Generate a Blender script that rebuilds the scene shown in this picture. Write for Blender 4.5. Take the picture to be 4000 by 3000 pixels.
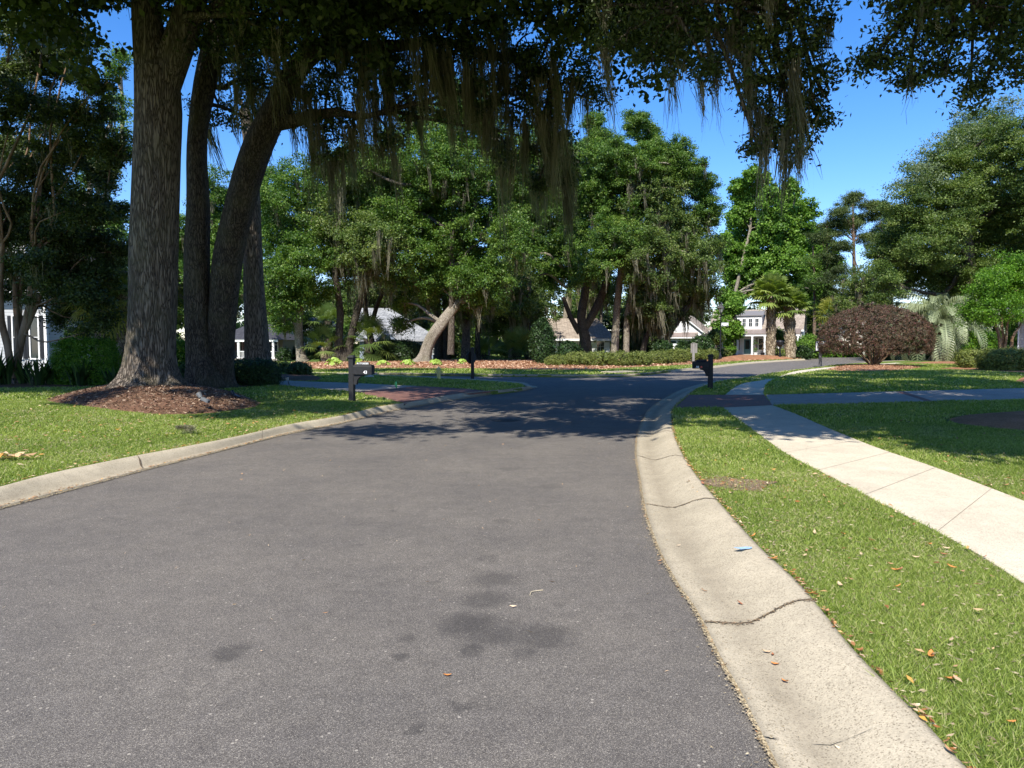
import bpy, math, random
import numpy as np
from mathutils import Vector
R = math.radians
rng = np.random.default_rng(7)
scene = bpy.context.scene
col = scene.collection
for o in list(bpy.data.objects): bpy.data.objects.remove(o)

# ---------------------------------------------------------------- camera, sky, sun, exposure
F = 2800.0; PITCH = math.atan(150 / F); H = 1.65
cam = bpy.data.objects.new('camera', bpy.data.cameras.new('camera')); col.objects.link(cam)
cam.location = (0, 0, H); cam.rotation_euler = (R(90) - PITCH, 0, 0)
cam.data.sensor_width = 36; cam.data.lens = F / 4000 * 36
cam.data.clip_end = 3000; cam.data.clip_start = 0.05
scene.camera = cam
SUN_EL, SUN_AZ = 47.0, 18.0          # degrees above the horizon, degrees left of straight behind
world = bpy.data.worlds.new('World'); scene.world = world; world.use_nodes = True
wn = world.node_tree; bg = wn.nodes['Background']
sky = wn.nodes.new('ShaderNodeTexSky'); sky.sky_type = 'NISHITA'; sky.sun_disc = False
sky.sun_elevation = R(SUN_EL); sky.sun_rotation = R(180 + SUN_AZ)
sky.air_density = 1.0; sky.dust_density = 0.2; sky.ozone_density = 3.0; sky.altitude = 0
hs = wn.nodes.new('ShaderNodeHueSaturation'); hs.inputs['Saturation'].default_value = 1.32; hs.inputs['Value'].default_value = 1.0
wn.links.new(sky.outputs[0], hs.inputs['Color']); tn = wn.nodes.new('ShaderNodeMix'); tn.data_type = 'RGBA'; tn.blend_type = 'MULTIPLY'; tn.inputs[0].default_value = 1
wn.links.new(hs.outputs[0], tn.inputs[6]); tn.inputs[7].default_value = (1.12, 1.06, 1.25, 1)
wn.links.new(tn.outputs[2], bg.inputs[0]); bg.inputs[1].default_value = 0.105
sd = bpy.data.lights.new('sun', 'SUN'); sd.energy = 4.6; sd.angle = R(0.53); sd.color = (1, .95, .86)
sun = bpy.data.objects.new('sun', sd); col.objects.link(sun)
SV = Vector((-math.sin(R(SUN_AZ)) * math.cos(R(SUN_EL)), -math.cos(R(SUN_AZ)) * math.cos(R(SUN_EL)), math.sin(R(SUN_EL))))
sun.rotation_euler = SV.to_track_quat('Z', 'Y').to_euler()
vs = scene.view_settings; vs.view_transform = 'Standard'; vs.look = 'None'; vs.gamma = 1; vs.exposure = 0.85
cy = scene.cycles; cy.max_bounces = 5; cy.diffuse_bounces = 3; cy.glossy_bounces = 2; cy.transmission_bounces = 4; cy.transparent_max_bounces = 6
cy.caustics_reflective = False; cy.caustics_refractive = False

# ---------------------------------------------------------------- picture -> place
CP, SP = math.cos(PITCH), math.sin(PITCH)
def ray(u, v):
    a = (u - 2000) / F; b = (1500 - v) / F
    return a, CP + b * SP, -SP + b * CP
def G(u, v, z=0.0):
    """ground point seen at photo pixel u,v on the level z"""
    x, y, w = ray(u, v); t = (z - H) / w
    return (x * t, y * t, z)
def P(u, v, Y):
    """point at distance Y ahead"""
    x, y, w = ray(u, v); t = Y / y
    return (x * t, Y, H + w * t)
def gp(pts, z): return [G(u, v, z)[:2] for u, v in pts]

# ---------------------------------------------------------------- object helpers
def link(o, parent=None):
    col.objects.link(o)
    if parent is not None: o.parent = parent
    return o
def tag(o, label=None, cat=None, group=None, kind=None):
    if label: o['label'] = label
    if cat: o['category'] = cat
    if group: o['group'] = group
    if kind: o['kind'] = kind
    return o
def thing(name, label, cat, loc=(0, 0, 0), rz=0, group=None):
    o = bpy.data.objects.new(name, None); link(o); o.location = loc; o.rotation_euler = (0, 0, rz)
    o.empty_display_size = .2
    return tag(o, label, cat, group)
def copy_tree(o, parent=None):
    c = o.copy(); link(c, parent)
    for ch in [x for x in bpy.data.objects if x.parent == o]: copy_tree(ch, c)
    return c
def mesh_np(name, V, faces, n, mat, parent=None, tint=None, smooth=False, off=None):
    """faces: flat index array, n verts per face (constant)"""
    V = np.asarray(V, np.float32).reshape(-1, 3)
    if off is not None: V = V - np.asarray(off, np.float32)
    faces = np.asarray(faces, np.int32).ravel(); nf = len(faces) // n
    me = bpy.data.meshes.new(name)
    me.vertices.add(len(V)); me.vertices.foreach_set('co', V.ravel())
    me.loops.add(len(faces)); me.loops.foreach_set('vertex_index', faces)
    me.polygons.add(nf); me.polygons.foreach_set('loop_start', np.arange(0, nf * n, n, dtype=np.int32))
    me.polygons.foreach_set('loop_total', np.full(nf, n, np.int32))
    if smooth: me.polygons.foreach_set('use_smooth', np.ones(nf, bool))
    if tint is not None:
        a = me.attributes.new('tint', 'FLOAT', 'POINT'); a.data.foreach_set('value', np.asarray(tint, np.float32))
    me.update(calc_edges=True); me.materials.append(mat)
    o = bpy.data.objects.new(name, me); link(o, parent)
    return o

class MB:
    """collects shapes for one mesh"""
    def __init__(s): s.v = []; s.f = []
    def add(s, vs, fs):
        k = len(s.v); s.v += [tuple(p) for p in vs]; s.f += [tuple(i + k for i in f) for f in fs]; return s
    def box(s, c, d, rz=0, taper=1.0, rx=0):
        hx, hy, hz = d[0] / 2, d[1] / 2, d[2] / 2; vs = []
        for z in (-1, 1):
            t = taper if z > 0 else 1
            for x, y in ((-1, -1), (1, -1), (1, 1), (-1, 1)):
                p = Vector((x * hx * t, y * hy * t, z * hz))
                if rx: p.rotate(__import__('mathutils').Euler((rx, 0, 0)))
                ca, sa = math.cos(rz), math.sin(rz)
                vs.append((c[0] + p.x * ca - p.y * sa, c[1] + p.x * sa + p.y * ca, c[2] + p.z))
        return s.add(vs, [(3, 2, 1, 0), (4, 5, 6, 7), (0, 1, 5, 4), (1, 2, 6, 5), (2, 3, 7, 6), (3, 0, 4, 7)])
    def lathe(s, c, prof, n=16):
        vs = []; fs = []
        for r, z in prof:
            for i in range(n):
                a = 2 * math.pi * i / n; vs.append((c[0] + r * math.cos(a), c[1] + r * math.sin(a), c[2] + z))
        m = len(prof)
        for j in range(m - 1):
            for i in range(n):
                k = (i + 1) % n; fs.append((j * n + i, j * n + k, (j + 1) * n + k, (j + 1) * n + i))
        fs.append(tuple(range(n))[::-1]); fs.append(tuple((m - 1) * n + i for i in range(n)))
        return s.add(vs, fs)
    def tube(s, pts, rad, n=8, cap=True):
        pts = [Vector(p) for p in pts]
        if not hasattr(rad, '__len__'): rad = [rad] * len(pts)
        t0 = (pts[1] - pts[0]).normalized(); a = t0.orthogonal().normalized(); vs = []; fs = []
        for j, p in enumerate(pts):
            t = (pts[min(j + 1, len(pts) - 1)] - pts[max(j - 1, 0)]).normalized()
            a = (a - t * a.dot(t)).normalized(); b = t.cross(a)
            for i in range(n):
                g = 2 * math.pi * i / n; vs.append(p + (a * math.cos(g) + b * math.sin(g)) * rad[j])
        for j in range(len(pts) - 1):
            for i in range(n):
                k = (i + 1) % n; fs.append((j * n + i, j * n + k, (j + 1) * n + k, (j + 1) * n + i))
        if cap: fs.append(tuple(range(n))[::-1]); fs.append(tuple((len(pts) - 1) * n + i for i in range(n)))
        return s.add(vs, fs)
    def prism(s, poly, a0, a1, axis='y'):
        """poly: 2d outline (x,z) extruded in y, or (y,z) in x, or (x,y) in z"""
        m = {'y': lambda p, q: (p[0], q, p[1]), 'x': lambda p, q: (q, p[0], p[1]), 'z': lambda p, q: (p[0], p[1], q)}[axis]
        n = len(poly); vs = [m(p, a0) for p in poly] + [m(p, a1) for p in poly]
        fs = [tuple(range(n)), tuple(range(2 * n - 1, n - 1, -1))] + [(i, i + n, (i + 1) % n + n, (i + 1) % n) for i in range(n)]
        return s.add(vs, fs)
    def quad(s, a, b, c, d): return s.add([a, b, c, d], [(0, 1, 2, 3)])
    def build(s, name, mat, parent=None, smooth=False, bevel=0, off=None):
        me = bpy.data.meshes.new(name)
        vs_ = s.v if off is None else [(a - off[0], b - off[1], c - off[2]) for a, b, c in s.v]
        me.from_pydata(vs_, [], s.f); me.update()
        import bmesh
        bm = bmesh.new(); bm.from_mesh(me); bmesh.ops.recalc_face_normals(bm, faces=bm.faces)
        if bevel: bmesh.ops.bevel(bm, geom=[e for e in bm.edges if len(e.link_faces) == 2 and e.calc_face_angle(0) > .5], offset=bevel, segments=2, affect='EDGES', profile=.6)
        bm.to_mesh(me); bm.free()
        if smooth: me.polygons.foreach_set('use_smooth', np.ones(len(me.polygons), bool))
        me.materials.append(mat)
        return link(bpy.data.objects.new(name, me), parent)

def catmull(pts, step):
    P_ = [np.array(p, float) for p in pts]; P_ = [2 * P_[0] - P_[1]] + P_ + [2 * P_[-1] - P_[-2]]
    out = []
    for i in range(1, len(P_) - 2):
        a, b, c, d = P_[i - 1:i + 3]; n = max(2, int(np.linalg.norm(c[:2] - b[:2]) / step)) if step > 0 else int(-step)
        for k in range(n):
            t = k / n
            out.append(.5 * ((2 * b) + (c - a) * t + (2 * a - 5 * b + 4 * c - d) * t * t + (3 * b - a - 3 * c + d) * t ** 3))
    out.append(P_[-2]); return np.array(out)
def resample(pts, n):
    pts = np.array(pts, float); d = np.r_[0, np.cumsum(np.linalg.norm(np.diff(pts, axis=0), axis=1))]
    s = np.linspace(0, d[-1], n); return np.stack([np.interp(s, d, pts[:, k]) for k in range(pts.shape[1])], 1)
def inside(pts, poly):
    x, y = pts[:, 0], pts[:, 1]; r = np.zeros(len(pts), bool); poly = np.array(poly); j = len(poly) - 1
    for i in range(len(poly)):
        xi, yi = poly[i]; xj, yj = poly[j]
        c = ((yi > y) != (yj > y)) & (x < (xj - xi) * (y - yi) / (yj - yi + 1e-12) + xi)
        r ^= c; j = i
    return r
def sheet(name, poly, z, mat, parent=None, thick=0):
    from mathutils.geometry import tessellate_polygon
    tri = tessellate_polygon([[Vector((p[0], p[1], 0)) for p in poly]])
    n = len(poly); vs = [(p[0], p[1], z) for p in poly]; fs = []
    for t in tri:
        a, b, c = t
        ar = (poly[b][0] - poly[a][0]) * (poly[c][1] - poly[a][1]) - (poly[b][1] - poly[a][1]) * (poly[c][0] - poly[a][0])
        fs.append((a, b, c) if ar > 0 else (a, c, b))
    me = bpy.data.meshes.new(name)
    if thick:
        vs += [(p[0], p[1], z - thick) for p in poly]; ar = sum(poly[i][0] * poly[(i + 1) % n][1] - poly[(i + 1) % n][0] * poly[i][1] for i in range(n))
        for i in range(n):
            j = (i + 1) % n; fs.append((i, i + n, j + n, j) if ar > 0 else (j, j + n, i + n, i))
    me.from_pydata(vs, [], fs); me.update(); me.materials.append(mat)
    return link(bpy.data.objects.new(name, me), parent)

# ---------------------------------------------------------------- materials
def newmat(name):
    m = bpy.data.materials.new(name); m.use_nodes = True; nt = m.node_tree
    return m, nt, nt.nodes['Principled BSDF']
def nd(nt, typ, ins=None, **kw):
    n = nt.nodes.new(typ)
    for k, v in kw.items(): setattr(n, k, v)
    for k, v in (ins or {}).items():
        if isinstance(v, bpy.types.NodeSocket): nt.links.new(v, n.inputs[k])
        else: n.inputs[k].default_value = v
    return n
def ramp(nt, fac, stops):
    n = nt.nodes.new('ShaderNodeValToRGB'); nt.links.new(fac, n.inputs[0]); e = n.color_ramp.elements
    while len(e) < len(stops): e.new(.5)
    for i, (p, c) in enumerate(stops): e[i].position = p; e[i].color = (*c, 1) if len(c) == 3 else c
    return n.outputs[0]
def coords(nt, scale=(1, 1, 1), kind='Object'):
    tc = nt.nodes.new('ShaderNodeTexCoord'); mp = nd(nt, 'ShaderNodeMapping', {'Vector': tc.outputs[kind], 'Scale': scale}); return mp.outputs[0]
def noise(nt, co, scale, detail=4, rough=.6): return nd(nt, 'ShaderNodeTexNoise', {'Vector': co, 'Scale': scale, 'Detail': detail, 'Roughness': rough}).outputs['Fac']
def voro(nt, co, scale, feature='F1', out='Distance'): return nd(nt, 'ShaderNodeTexVoronoi', {'Vector': co, 'Scale': scale}, feature=feature).outputs[out]
def mix(nt, fac, a, b, mode='MIX'):
    n = nd(nt, 'ShaderNodeMix', None, data_type='RGBA', blend_type=mode)
    for sck, v in ((n.inputs[0], fac), (n.inputs[6], a), (n.inputs[7], b)):
        if isinstance(v, bpy.types.NodeSocket): nt.links.new(v, sck)
        else: sck.default_value = (*v, 1) if isinstance(v, tuple) and len(v) == 3 else v
    return n.outputs[2]
def mathn(nt, op, a, b=0.0, clamp=False):
    n = nd(nt, 'ShaderNodeMath', {0: a, 1: b}, operation=op, use_clamp=clamp); return n.outputs[0]
def bump(nt, h, strength, dist, bs):
    b = nd(nt, 'ShaderNodeBump', {'Height': h, 'Strength': strength, 'Distance': dist}); nt.links.new(b.outputs[0], bs.inputs['Normal']); return b
def plain(name, c, rough=.6, metal=0, vary=.12, scale=6, bumpy=0.0):
    m, nt, b = newmat(name); co = coords(nt); n = noise(nt, co, scale, 5)
    lo = tuple(x * (1 - vary) for x in c); hi = tuple(min(1, x * (1 + vary)) for x in c)
    nt.links.new(ramp(nt, n, [(.3, lo), (.7, hi)]), b.inputs['Base Color'])
    b.inputs['Roughness'].default_value = rough; b.inputs['Metallic'].default_value = metal
    if bumpy: bump(nt, n, bumpy, .01, b)
    return m
def foliage_mat(name, cols, spec=.35, trans=.35, rough=.5):
    m, nt, b = newmat(name)
    at = nd(nt, 'ShaderNodeAttribute', None, attribute_name='tint').outputs['Fac']
    k = len(cols); c = ramp(nt, at, [(i / (k - 1), cols[i]) for i in range(k)])
    nt.links.new(c, b.inputs['Base Color']); b.inputs['Roughness'].default_value = rough
    b.inputs['Specular IOR Level'].default_value = spec
    tr = nd(nt, 'ShaderNodeBsdfTranslucent'); tc = mix(nt, 1.0, c, (1.3, 1.45, .5), 'MULTIPLY'); nt.links.new(tc, tr.inputs[0])
    ms = nd(nt, 'ShaderNodeMixShader', {0: trans, 1: b.outputs[0], 2: tr.outputs[0]})
    nt.links.new(ms.outputs[0], nt.nodes['Material Output'].inputs[0]); return m
def bark_mat(name, crack, plate, hi, scale=22, zs=.22, strength=1.0, dist=.03):
    m, nt, b = newmat(name); co = coords(nt, (1, 1, zs))
    wob = nd(nt, 'ShaderNodeTexNoise', {'Vector': co, 'Scale': 5.0, 'Detail': 3.0}).outputs['Color']
    cw = nd(nt, 'ShaderNodeMix', {0: .3}, data_type='VECTOR'); nt.links.new(co, cw.inputs[4]); nt.links.new(wob, cw.inputs[5])
    e = nd(nt, 'ShaderNodeTexVoronoi', {'Vector': cw.outputs[1], 'Scale': scale}, feature='DISTANCE_TO_EDGE').outputs['Distance']
    e2 = mathn(nt, 'MULTIPLY', e, 4.0, True); big = noise(nt, coords(nt), 1.3, 3)
    fine = noise(nt, co, scale * 2.5, 4)
    c = ramp(nt, e2, [(.0, crack), (.35, plate), (1, hi)]); c = mix(nt, mathn(nt, 'MULTIPLY', fine, .7), c, crack)
    c = mix(nt, ramp(nt, big, [(.45, (0, 0, 0)), (.7, (.45, .45, .45))]), c, (.11, .105, .06))
    nt.links.new(c, b.inputs['Base Color']); b.inputs['Roughness'].default_value = .9; b.inputs['Specular IOR Level'].default_value = .15
    h = mathn(nt, 'ADD', e2, mathn(nt, 'MULTIPLY', fine, .5)); bump(nt, h, strength, dist, b); return m

def M_asphalt():
    m, nt, b = newmat('asphalt'); co = coords(nt)
    v = nd(nt, 'ShaderNodeTexVoronoi', {'Vector': co, 'Scale': 300.0}, feature='F1')
    spk = v.outputs['Color']; sep = nd(nt, 'ShaderNodeSeparateColor', {0: spk}).outputs[0]
    c = ramp(nt, sep, [(0, (.062, .056, .05)), (.4, (.112, .102, .092)), (.75, (.165, .151, .134)), (.93, (.25, .23, .198)), (1, (.4, .365, .3))])
    v2 = nd(nt, 'ShaderNodeTexVoronoi', {'Vector': co, 'Scale': 38.0}, feature='F1'); s2 = nd(nt, 'ShaderNodeSeparateColor', {0: v2.outputs['Color']}).outputs[1]
    near = mathn(nt, 'LESS_THAN', v2.outputs['Distance'], .25); c = mix(nt, mathn(nt, 'MULTIPLY', near, mathn(nt, 'GREATER_THAN', s2, .955)), c, (.36, .33, .28))
    big = noise(nt, co, .7, 5, .65); c = mix(nt, 1.0, c, ramp(nt, big, [(.3, (.82, .81, .82)), (.7, (1.15, 1.12, 1.08))]), 'MULTIPLY')
    mid = noise(nt, co, 6, 4, .7); c = mix(nt, 1.0, c, ramp(nt, mid, [(.35, (.9, .9, .9)), (.65, (1.08, 1.08, 1.08))]), 'MULTIPLY')
    # oil drips: soft dark spots at fixed places on the road
    pos = nd(nt, 'ShaderNodeTexCoord').outputs['Object']; wob = nd(nt, 'ShaderNodeTexNoise', {'Vector': pos, 'Scale': 6.0, 'Detail': 4.0}).outputs['Color']
    pw = nd(nt, 'ShaderNodeVectorMath', {0: pos, 1: nd(nt, 'ShaderNodeVectorMath', {0: wob, 'Scale': .22}, operation='SCALE').outputs[0]}, operation='ADD').outputs[0]
    acc = None
    for u, vv, r, s in ((1930, 2265, .17, .5), (1900, 2340, .17, .55), (1840, 2440, .19, .7), (1930, 2470, .2, .6), (2120, 2490, .2, .6), (1840, 2540, .09, .6), (2060, 2555, .09, .5), (905, 2550, .1, .7), (1575, 2560, .05, .7), (1580, 2495, .05, .5), (1800, 2755, .05, .6), (1630, 2845, .05, .6), (1960, 2035, .1, .4), (1540, 1995, .08, .4), (2190, 2360, .05, .4), (1690, 2275, .05, .4), (1980, 1830, .15, .3), (2150, 1900, .15, .3), (1400, 2130, .06, .35), (1900, 2180, .1, .3)):
        g = G(u, vv, 0); g = (g[0] + .11, g[1] + .11, .11)
        d = nd(nt, 'ShaderNodeVectorMath', {0: pw, 1: g}, operation='DISTANCE').outputs['Value']
        k = nd(nt, 'ShaderNodeMapRange', {'Value': d, 'From Min': r * .55, 'From Max': r * 1.25, 'To Min': s, 'To Max': 0}).outputs[0]
        acc = k if acc is None else mathn(nt, 'MAXIMUM', acc, k)
    c = mix(nt, mathn(nt, 'MULTIPLY', acc, .75), c, (.028, .026, .026))
    nt.links.new(c, b.inputs['Base Color']); b.inputs['Roughness'].default_value = .82; b.inputs['Specular IOR Level'].default_value = .3
    bump(nt, v.outputs['Distance'], .5, .004, b); return m
def M_concrete(name, base, dark, speck=True, stain=.5, flow=False):
    m, nt, b = newmat(name); co = coords(nt)
    big = noise(nt, co, 1.1, 6, .65); c = ramp(nt, big, [(.32, dark), (.62, base)])
    st = noise(nt, co, 5, 5, .7); c = mix(nt, 1.0, c, ramp(nt, st, [(.3, (1 - stain * .4,) * 3), (.65, (1.05, 1.05, 1.05))]), 'MULTIPLY')
    if speck:
        v = nd(nt, 'ShaderNodeTexVoronoi', {'Vector': co, 'Scale': 170.0}); sp = nd(nt, 'ShaderNodeSeparateColor', {0: v.outputs['Color']}).outputs[0]
        c = mix(nt, 1.0, c, ramp(nt, sp, [(0, (.45, .43, .4)), (.14, (.85, .84, .83)), (.5, (1.0, 1.0, 1.0)), (.85, (1.08, 1.07, 1.05)), (1, (1.2, 1.18, 1.15))]), 'MULTIPLY')
    if flow:   # dirt settled along the flow line of the gutter
        at = nd(nt, 'ShaderNodeAttribute', None, attribute_name='tint').outputs['Fac']
        c = mix(nt, mathn(nt, 'MULTIPLY', at, ramp(nt, noise(nt, co, 2.2, 6, .7), [(.3, (.1, .1, .1)), (.62, (1, 1, 1))])), c, (.14, .115, .08))
    nt.links.new(c, b.inputs['Base Color']); b.inputs['Roughness'].default_value = .88; b.inputs['Specular IOR Level'].default_value = .2; return m
def M_ground(name, a, bb, cc, sc=1.0):
    m, nt, b = newmat(name); co = coords(nt)
    f = noise(nt, co, 60 * sc, 5, .8); mid = noise(nt, co, 4 * sc, 5, .65); lo = noise(nt, co, .5, 3)
    c = ramp(nt, f, [(.3, a), (.5, bb), (.72, cc)]); c = mix(nt, 1.0, c, ramp(nt, mid, [(.3, (.7, .75, .7)), (.7, (1.25, 1.18, 1.2))]), 'MULTIPLY')
    c = mix(nt, 1.0, c, ramp(nt, lo, [(.35, (.85, .88, .85)), (.65, (1.15, 1.1, 1.1))]), 'MULTIPLY')
    nt.links.new(c, b.inputs['Base Color']); b.inputs['Roughness'].default_value = .95; b.inputs['Specular IOR Level'].default_value = .1
    bump(nt, f, .7, .02, b); return m
def M_brick(name, c1, c2, mortar, scale=1, bw=.2, bh=.1, rot=0.0):
    m, nt, b = newmat(name); tc = nt.nodes.new('ShaderNodeTexCoord')
    mp = nd(nt, 'ShaderNodeMapping', {'Vector': tc.outputs['Object'], 'Rotation': (0, 0, rot)})
    br = nd(nt, 'ShaderNodeTexBrick', {'Vector': mp.outputs[0], 'Color1': (*c1, 1), 'Color2': (*c2, 1), 'Mortar': (*mortar, 1), 'Scale': scale, 'Mortar Size': .006, 'Brick Width': bw, 'Row Height': bh})
    n = noise(nt, mp.outputs[0], 9, 4); c = mix(nt, 1.0, br.outputs['Color'], ramp(nt, n, [(.3, (.75, .75, .75)), (.7, (1.2, 1.2, 1.2))]), 'MULTIPLY')
    nt.links.new(c, b.inputs['Base Color']); b.inputs['Roughness'].default_value = .85; bump(nt, br.outputs['Fac'], -.3, .01, b); return m
def M_siding(name, c, gap=.12):
    m, nt, b = newmat(name); co = nt.nodes.new('ShaderNodeTexCoord').outputs['Object']
    z = nd(nt, 'ShaderNodeSeparateXYZ', {0: co}).outputs[2]; f = mathn(nt, 'FRACT', mathn(nt, 'DIVIDE', z, gap))
    n = noise(nt, co, 3, 4)
    cc = mix(nt, ramp(nt, n, [(.3, (0, 0, 0)), (.7, (1, 1, 1))]), tuple(x * .93 for x in c), c)
    cc = mix(nt, mathn(nt, 'LESS_THAN', f, .07), cc, tuple(x * .45 for x in c))
    nt.links.new(cc, b.inputs['Base Color']); b.inputs['Roughness'].default_value = .6; bump(nt, f, .6, -.015, b); return m
def M_shingle(name, c1, c2, scale=1):
    m, nt, b = newmat(name); co = nt.nodes.new('ShaderNodeTexCoord').outputs['Object']
    s = nd(nt, 'ShaderNodeSeparateXYZ', {0: co}); xy = nd(nt, 'ShaderNodeCombineXYZ', {0: mathn(nt, 'ADD', s.outputs[0], mathn(nt, 'MULTIPLY', s.outputs[1], .6)), 1: s.outputs[2]}).outputs[0]
    br = nd(nt, 'ShaderNodeTexBrick', {'Vector': xy, 'Color1': (*c1, 1), 'Color2': (*c2, 1), 'Mortar': (*[x * .4 for x in c1], 1), 'Scale': scale, 'Mortar Size': .012, 'Brick Width': .35, 'Row Height': .13, 'Bias': 0.0})
    n = noise(nt, co, 2.5, 5, .7); c = mix(nt, 1.0, br.outputs['Color'], ramp(nt, n, [(.3, (.7, .7, .7)), (.7, (1.25, 1.25, 1.25))]), 'MULTIPLY')
    nt.links.new(c, b.inputs['Base Color']); b.inputs['Roughness'].default_value = .9; bump(nt, br.outputs['Fac'], -.4, .02, b); return m

ASPH = M_asphalt()
CONC = M_concrete('kerb_concrete', (.47, .41, .305), (.39, .34, .25), stain=.35, flow=True)
WALK = M_concrete('sidewalk_concrete', (.62, .55, .43), (.52, .46, .36), stain=.2)
DRIVE = M_concrete('driveway_concrete', (.4, .37, .32), (.33, .3, .27), stain=.3)
GRASSG = M_ground('lawn_soil', (.06, .08, .02), (.12, .175, .035), (.22, .24, .08))
DIRT = M_ground('bare_soil', (.09, .065, .045), (.2, .155, .105), (.3, .25, .18))
STRAW = M_ground('pine_straw_mulch', (.11, .05, .025), (.3, .15, .08), (.5, .3, .18), sc=.6)
DKSTRAW = M_ground('brown_straw_mulch', (.16, .08, .045), (.34, .19, .11), (.5, .32, .2), sc=.7)
BARKM = M_ground('bark_mulch', (.045, .024, .015), (.14, .08, .052), (.28, .18, .12), sc=.8)
BRICKP = M_brick('brick_pavers', (.23, .095, .065), (.17, .08, .06), (.1, .08, .07), rot=.35)
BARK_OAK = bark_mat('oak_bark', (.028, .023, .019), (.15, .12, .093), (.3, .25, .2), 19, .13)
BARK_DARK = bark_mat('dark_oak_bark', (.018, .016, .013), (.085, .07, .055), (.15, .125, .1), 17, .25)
BARK_PALE = bark_mat('pale_bark', (.1, .085, .065), (.3, .26, .2), (.46, .41, .34), 14, .5, .5)
BARK_SM = bark_mat('crape_myrtle_bark', (.12, .075, .045), (.23, .15, .095), (.32, .23, .16), 4, .2, .3)
BARK_PINE = bark_mat('pine_bark', (.06, .04, .03), (.22, .14, .1), (.36, .25, .19), 12, .3)
BARK_PALM = bark_mat('palm_boots', (.07, .05, .03), (.4, .32, .22), (.62, .53, .38), 7, .7, 1.0, .05)
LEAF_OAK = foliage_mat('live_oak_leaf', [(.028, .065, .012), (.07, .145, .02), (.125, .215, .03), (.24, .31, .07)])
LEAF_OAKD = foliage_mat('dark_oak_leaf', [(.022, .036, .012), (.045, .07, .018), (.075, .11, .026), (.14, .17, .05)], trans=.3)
LEAF_OLIVE = foliage_mat('olive_oak_leaf', [(.035, .065, .016), (.085, .14, .028), (.145, .2, .042), (.26, .3, .1)])
LEAF_BRIGHT = foliage_mat('sweetgum_leaf', [(.05, .11, .015), (.11, .22, .025), (.17, .3, .04), (.26, .38, .08)])
LEAF_LIME = foliage_mat('crape_leaf', [(.03, .09, .008), (.08, .19, .012), (.14, .28, .02), (.22, .36, .04)])
LEAF_SILVER = foliage_mat('silvery_leaf', [(.06, .09, .04), (.12, .16, .07), (.2, .25, .13), (.32, .37, .24)])
LEAF_PURPLE = foliage_mat('purple_leaf', [(.035, .045, .016), (.06, .04, .022), (.095, .05, .034), (.15, .1, .045), (.24, .07, .09)], trans=.12)
LEAF_HEDGE = foliage_mat('hedge_leaf', [(.05, .07, .014), (.12, .155, .028), (.19, .225, .045), (.3, .31, .1)], trans=.15)
LEAF_DARK = foliage_mat('dark_hedge_leaf', [(.01, .025, .008), (.022, .05, .012), (.04, .085, .018), (.07, .13, .03)], trans=.15)
LEAF_PINE = foliage_mat('pine_needle', [(.035, .06, .015), (.075, .11, .028), (.12, .16, .045), (.2, .22, .09)])
PALM_G = foliage_mat('palm_frond', [(.035, .07, .014), (.085, .14, .03), (.15, .2, .045), (.3, .3, .1)], trans=.25)
PALM_B = foliage_mat('bright_palm_frond', [(.06, .1, .02), (.14, .2, .04), (.24, .3, .07), (.36, .38, .13)], trans=.3)
PALM_Y = foliage_mat('yellow_palm_frond', [(.1, .12, .02), (.22, .24, .04), (.33, .33, .07), (.42, .36, .12)], trans=.3)  # yellower frond colours than the plain palm green
PALM_S = foliage_mat('silver_palm_frond', [(.06, .085, .04), (.16, .2, .1), (.27, .31, .17), (.4, .43, .26)], trans=.15)
HOSTA = foliage_mat('hosta_leaf', [(.12, .22, .03), (.24, .38, .05), (.4, .52, .1), (.5, .6, .2)], trans=.3)
MOSS = foliage_mat('spanish_moss', [(.1, .095, .065), (.18, .168, .12), (.27, .25, .18), (.4, .37, .28)], spec=.1, trans=.45, rough=.9)
GRASS = foliage_mat('grass_blade', [(.06, .11, .018), (.16, .225, .035), (.26, .335, .06), (.38, .42, .12), (.52, .46, .26)], trans=.4)
DRYLEAF = foliage_mat('dry_leaf', [(.11, .04, .018), (.27, .11, .035), (.42, .22, .1), (.55, .42, .27), (.62, .3, .05)], trans=.1)
BLACK = plain('black_painted_wood', (.009, .009, .010), .7, vary=.4, scale=12, bumpy=.3)
BLACKM = plain('black_metal', (.018, .018, .021), .35, .3)
WHITE = plain('white_paint', (.78, .78, .77), .5, vary=.04)
SIDE_W = M_siding('white_clapboard', (.8, .8, .79))
SIDE_G = M_siding('grey_clapboard', (.42, .43, .44), .16)
SIDE_T = M_siding('taupe_clapboard', (.17, .155, .125), .14)
ROOF_T = M_shingle('tan_shingle', (.27, .22, .175), (.38, .32, .26))
ROOF_G = M_shingle('grey_shingle', (.2, .21, .225), (.33, .34, .355))
ROOF_D = M_shingle('dark_shingle', (.035, .036, .045), (.06, .06, .07))
METALR = plain('brown_metal_roof', (.24, .19, .165), .5, .2, vary=.1)
METALG = plain('grey_metal_roof', (.2, .19, .19), .6, .0, vary=.1)
WHITES = plain('sign_white', (.8, .8, .8), .45, vary=.02)
GREYS = plain('grey_sign_back', (.22, .2, .185), .6, .1, vary=.15, scale=3)
HYD = plain('hydrant_paint', (.58, .53, .2), .5, vary=.25, scale=9)
TEALD = plain('teal_door', (.09, .2, .22), .5)
DARKD = plain('dark_blue_door', (.02, .03, .06), .5)
POT = plain('white_pot', (.75, .74, .71), .5, vary=.05)
GREYW = plain('grey_trim', (.3, .31, .33), .5)
ROCK = plain('pale_rock', (.42, .38, .3), .9, vary=.3, bumpy=.8)
BLUEP = plain('blue_marking_paint', (.3, .45, .68), .8, vary=.3, scale=40)
REDP = plain('red_sticker', (.6, .08, .05), .5)
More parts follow.
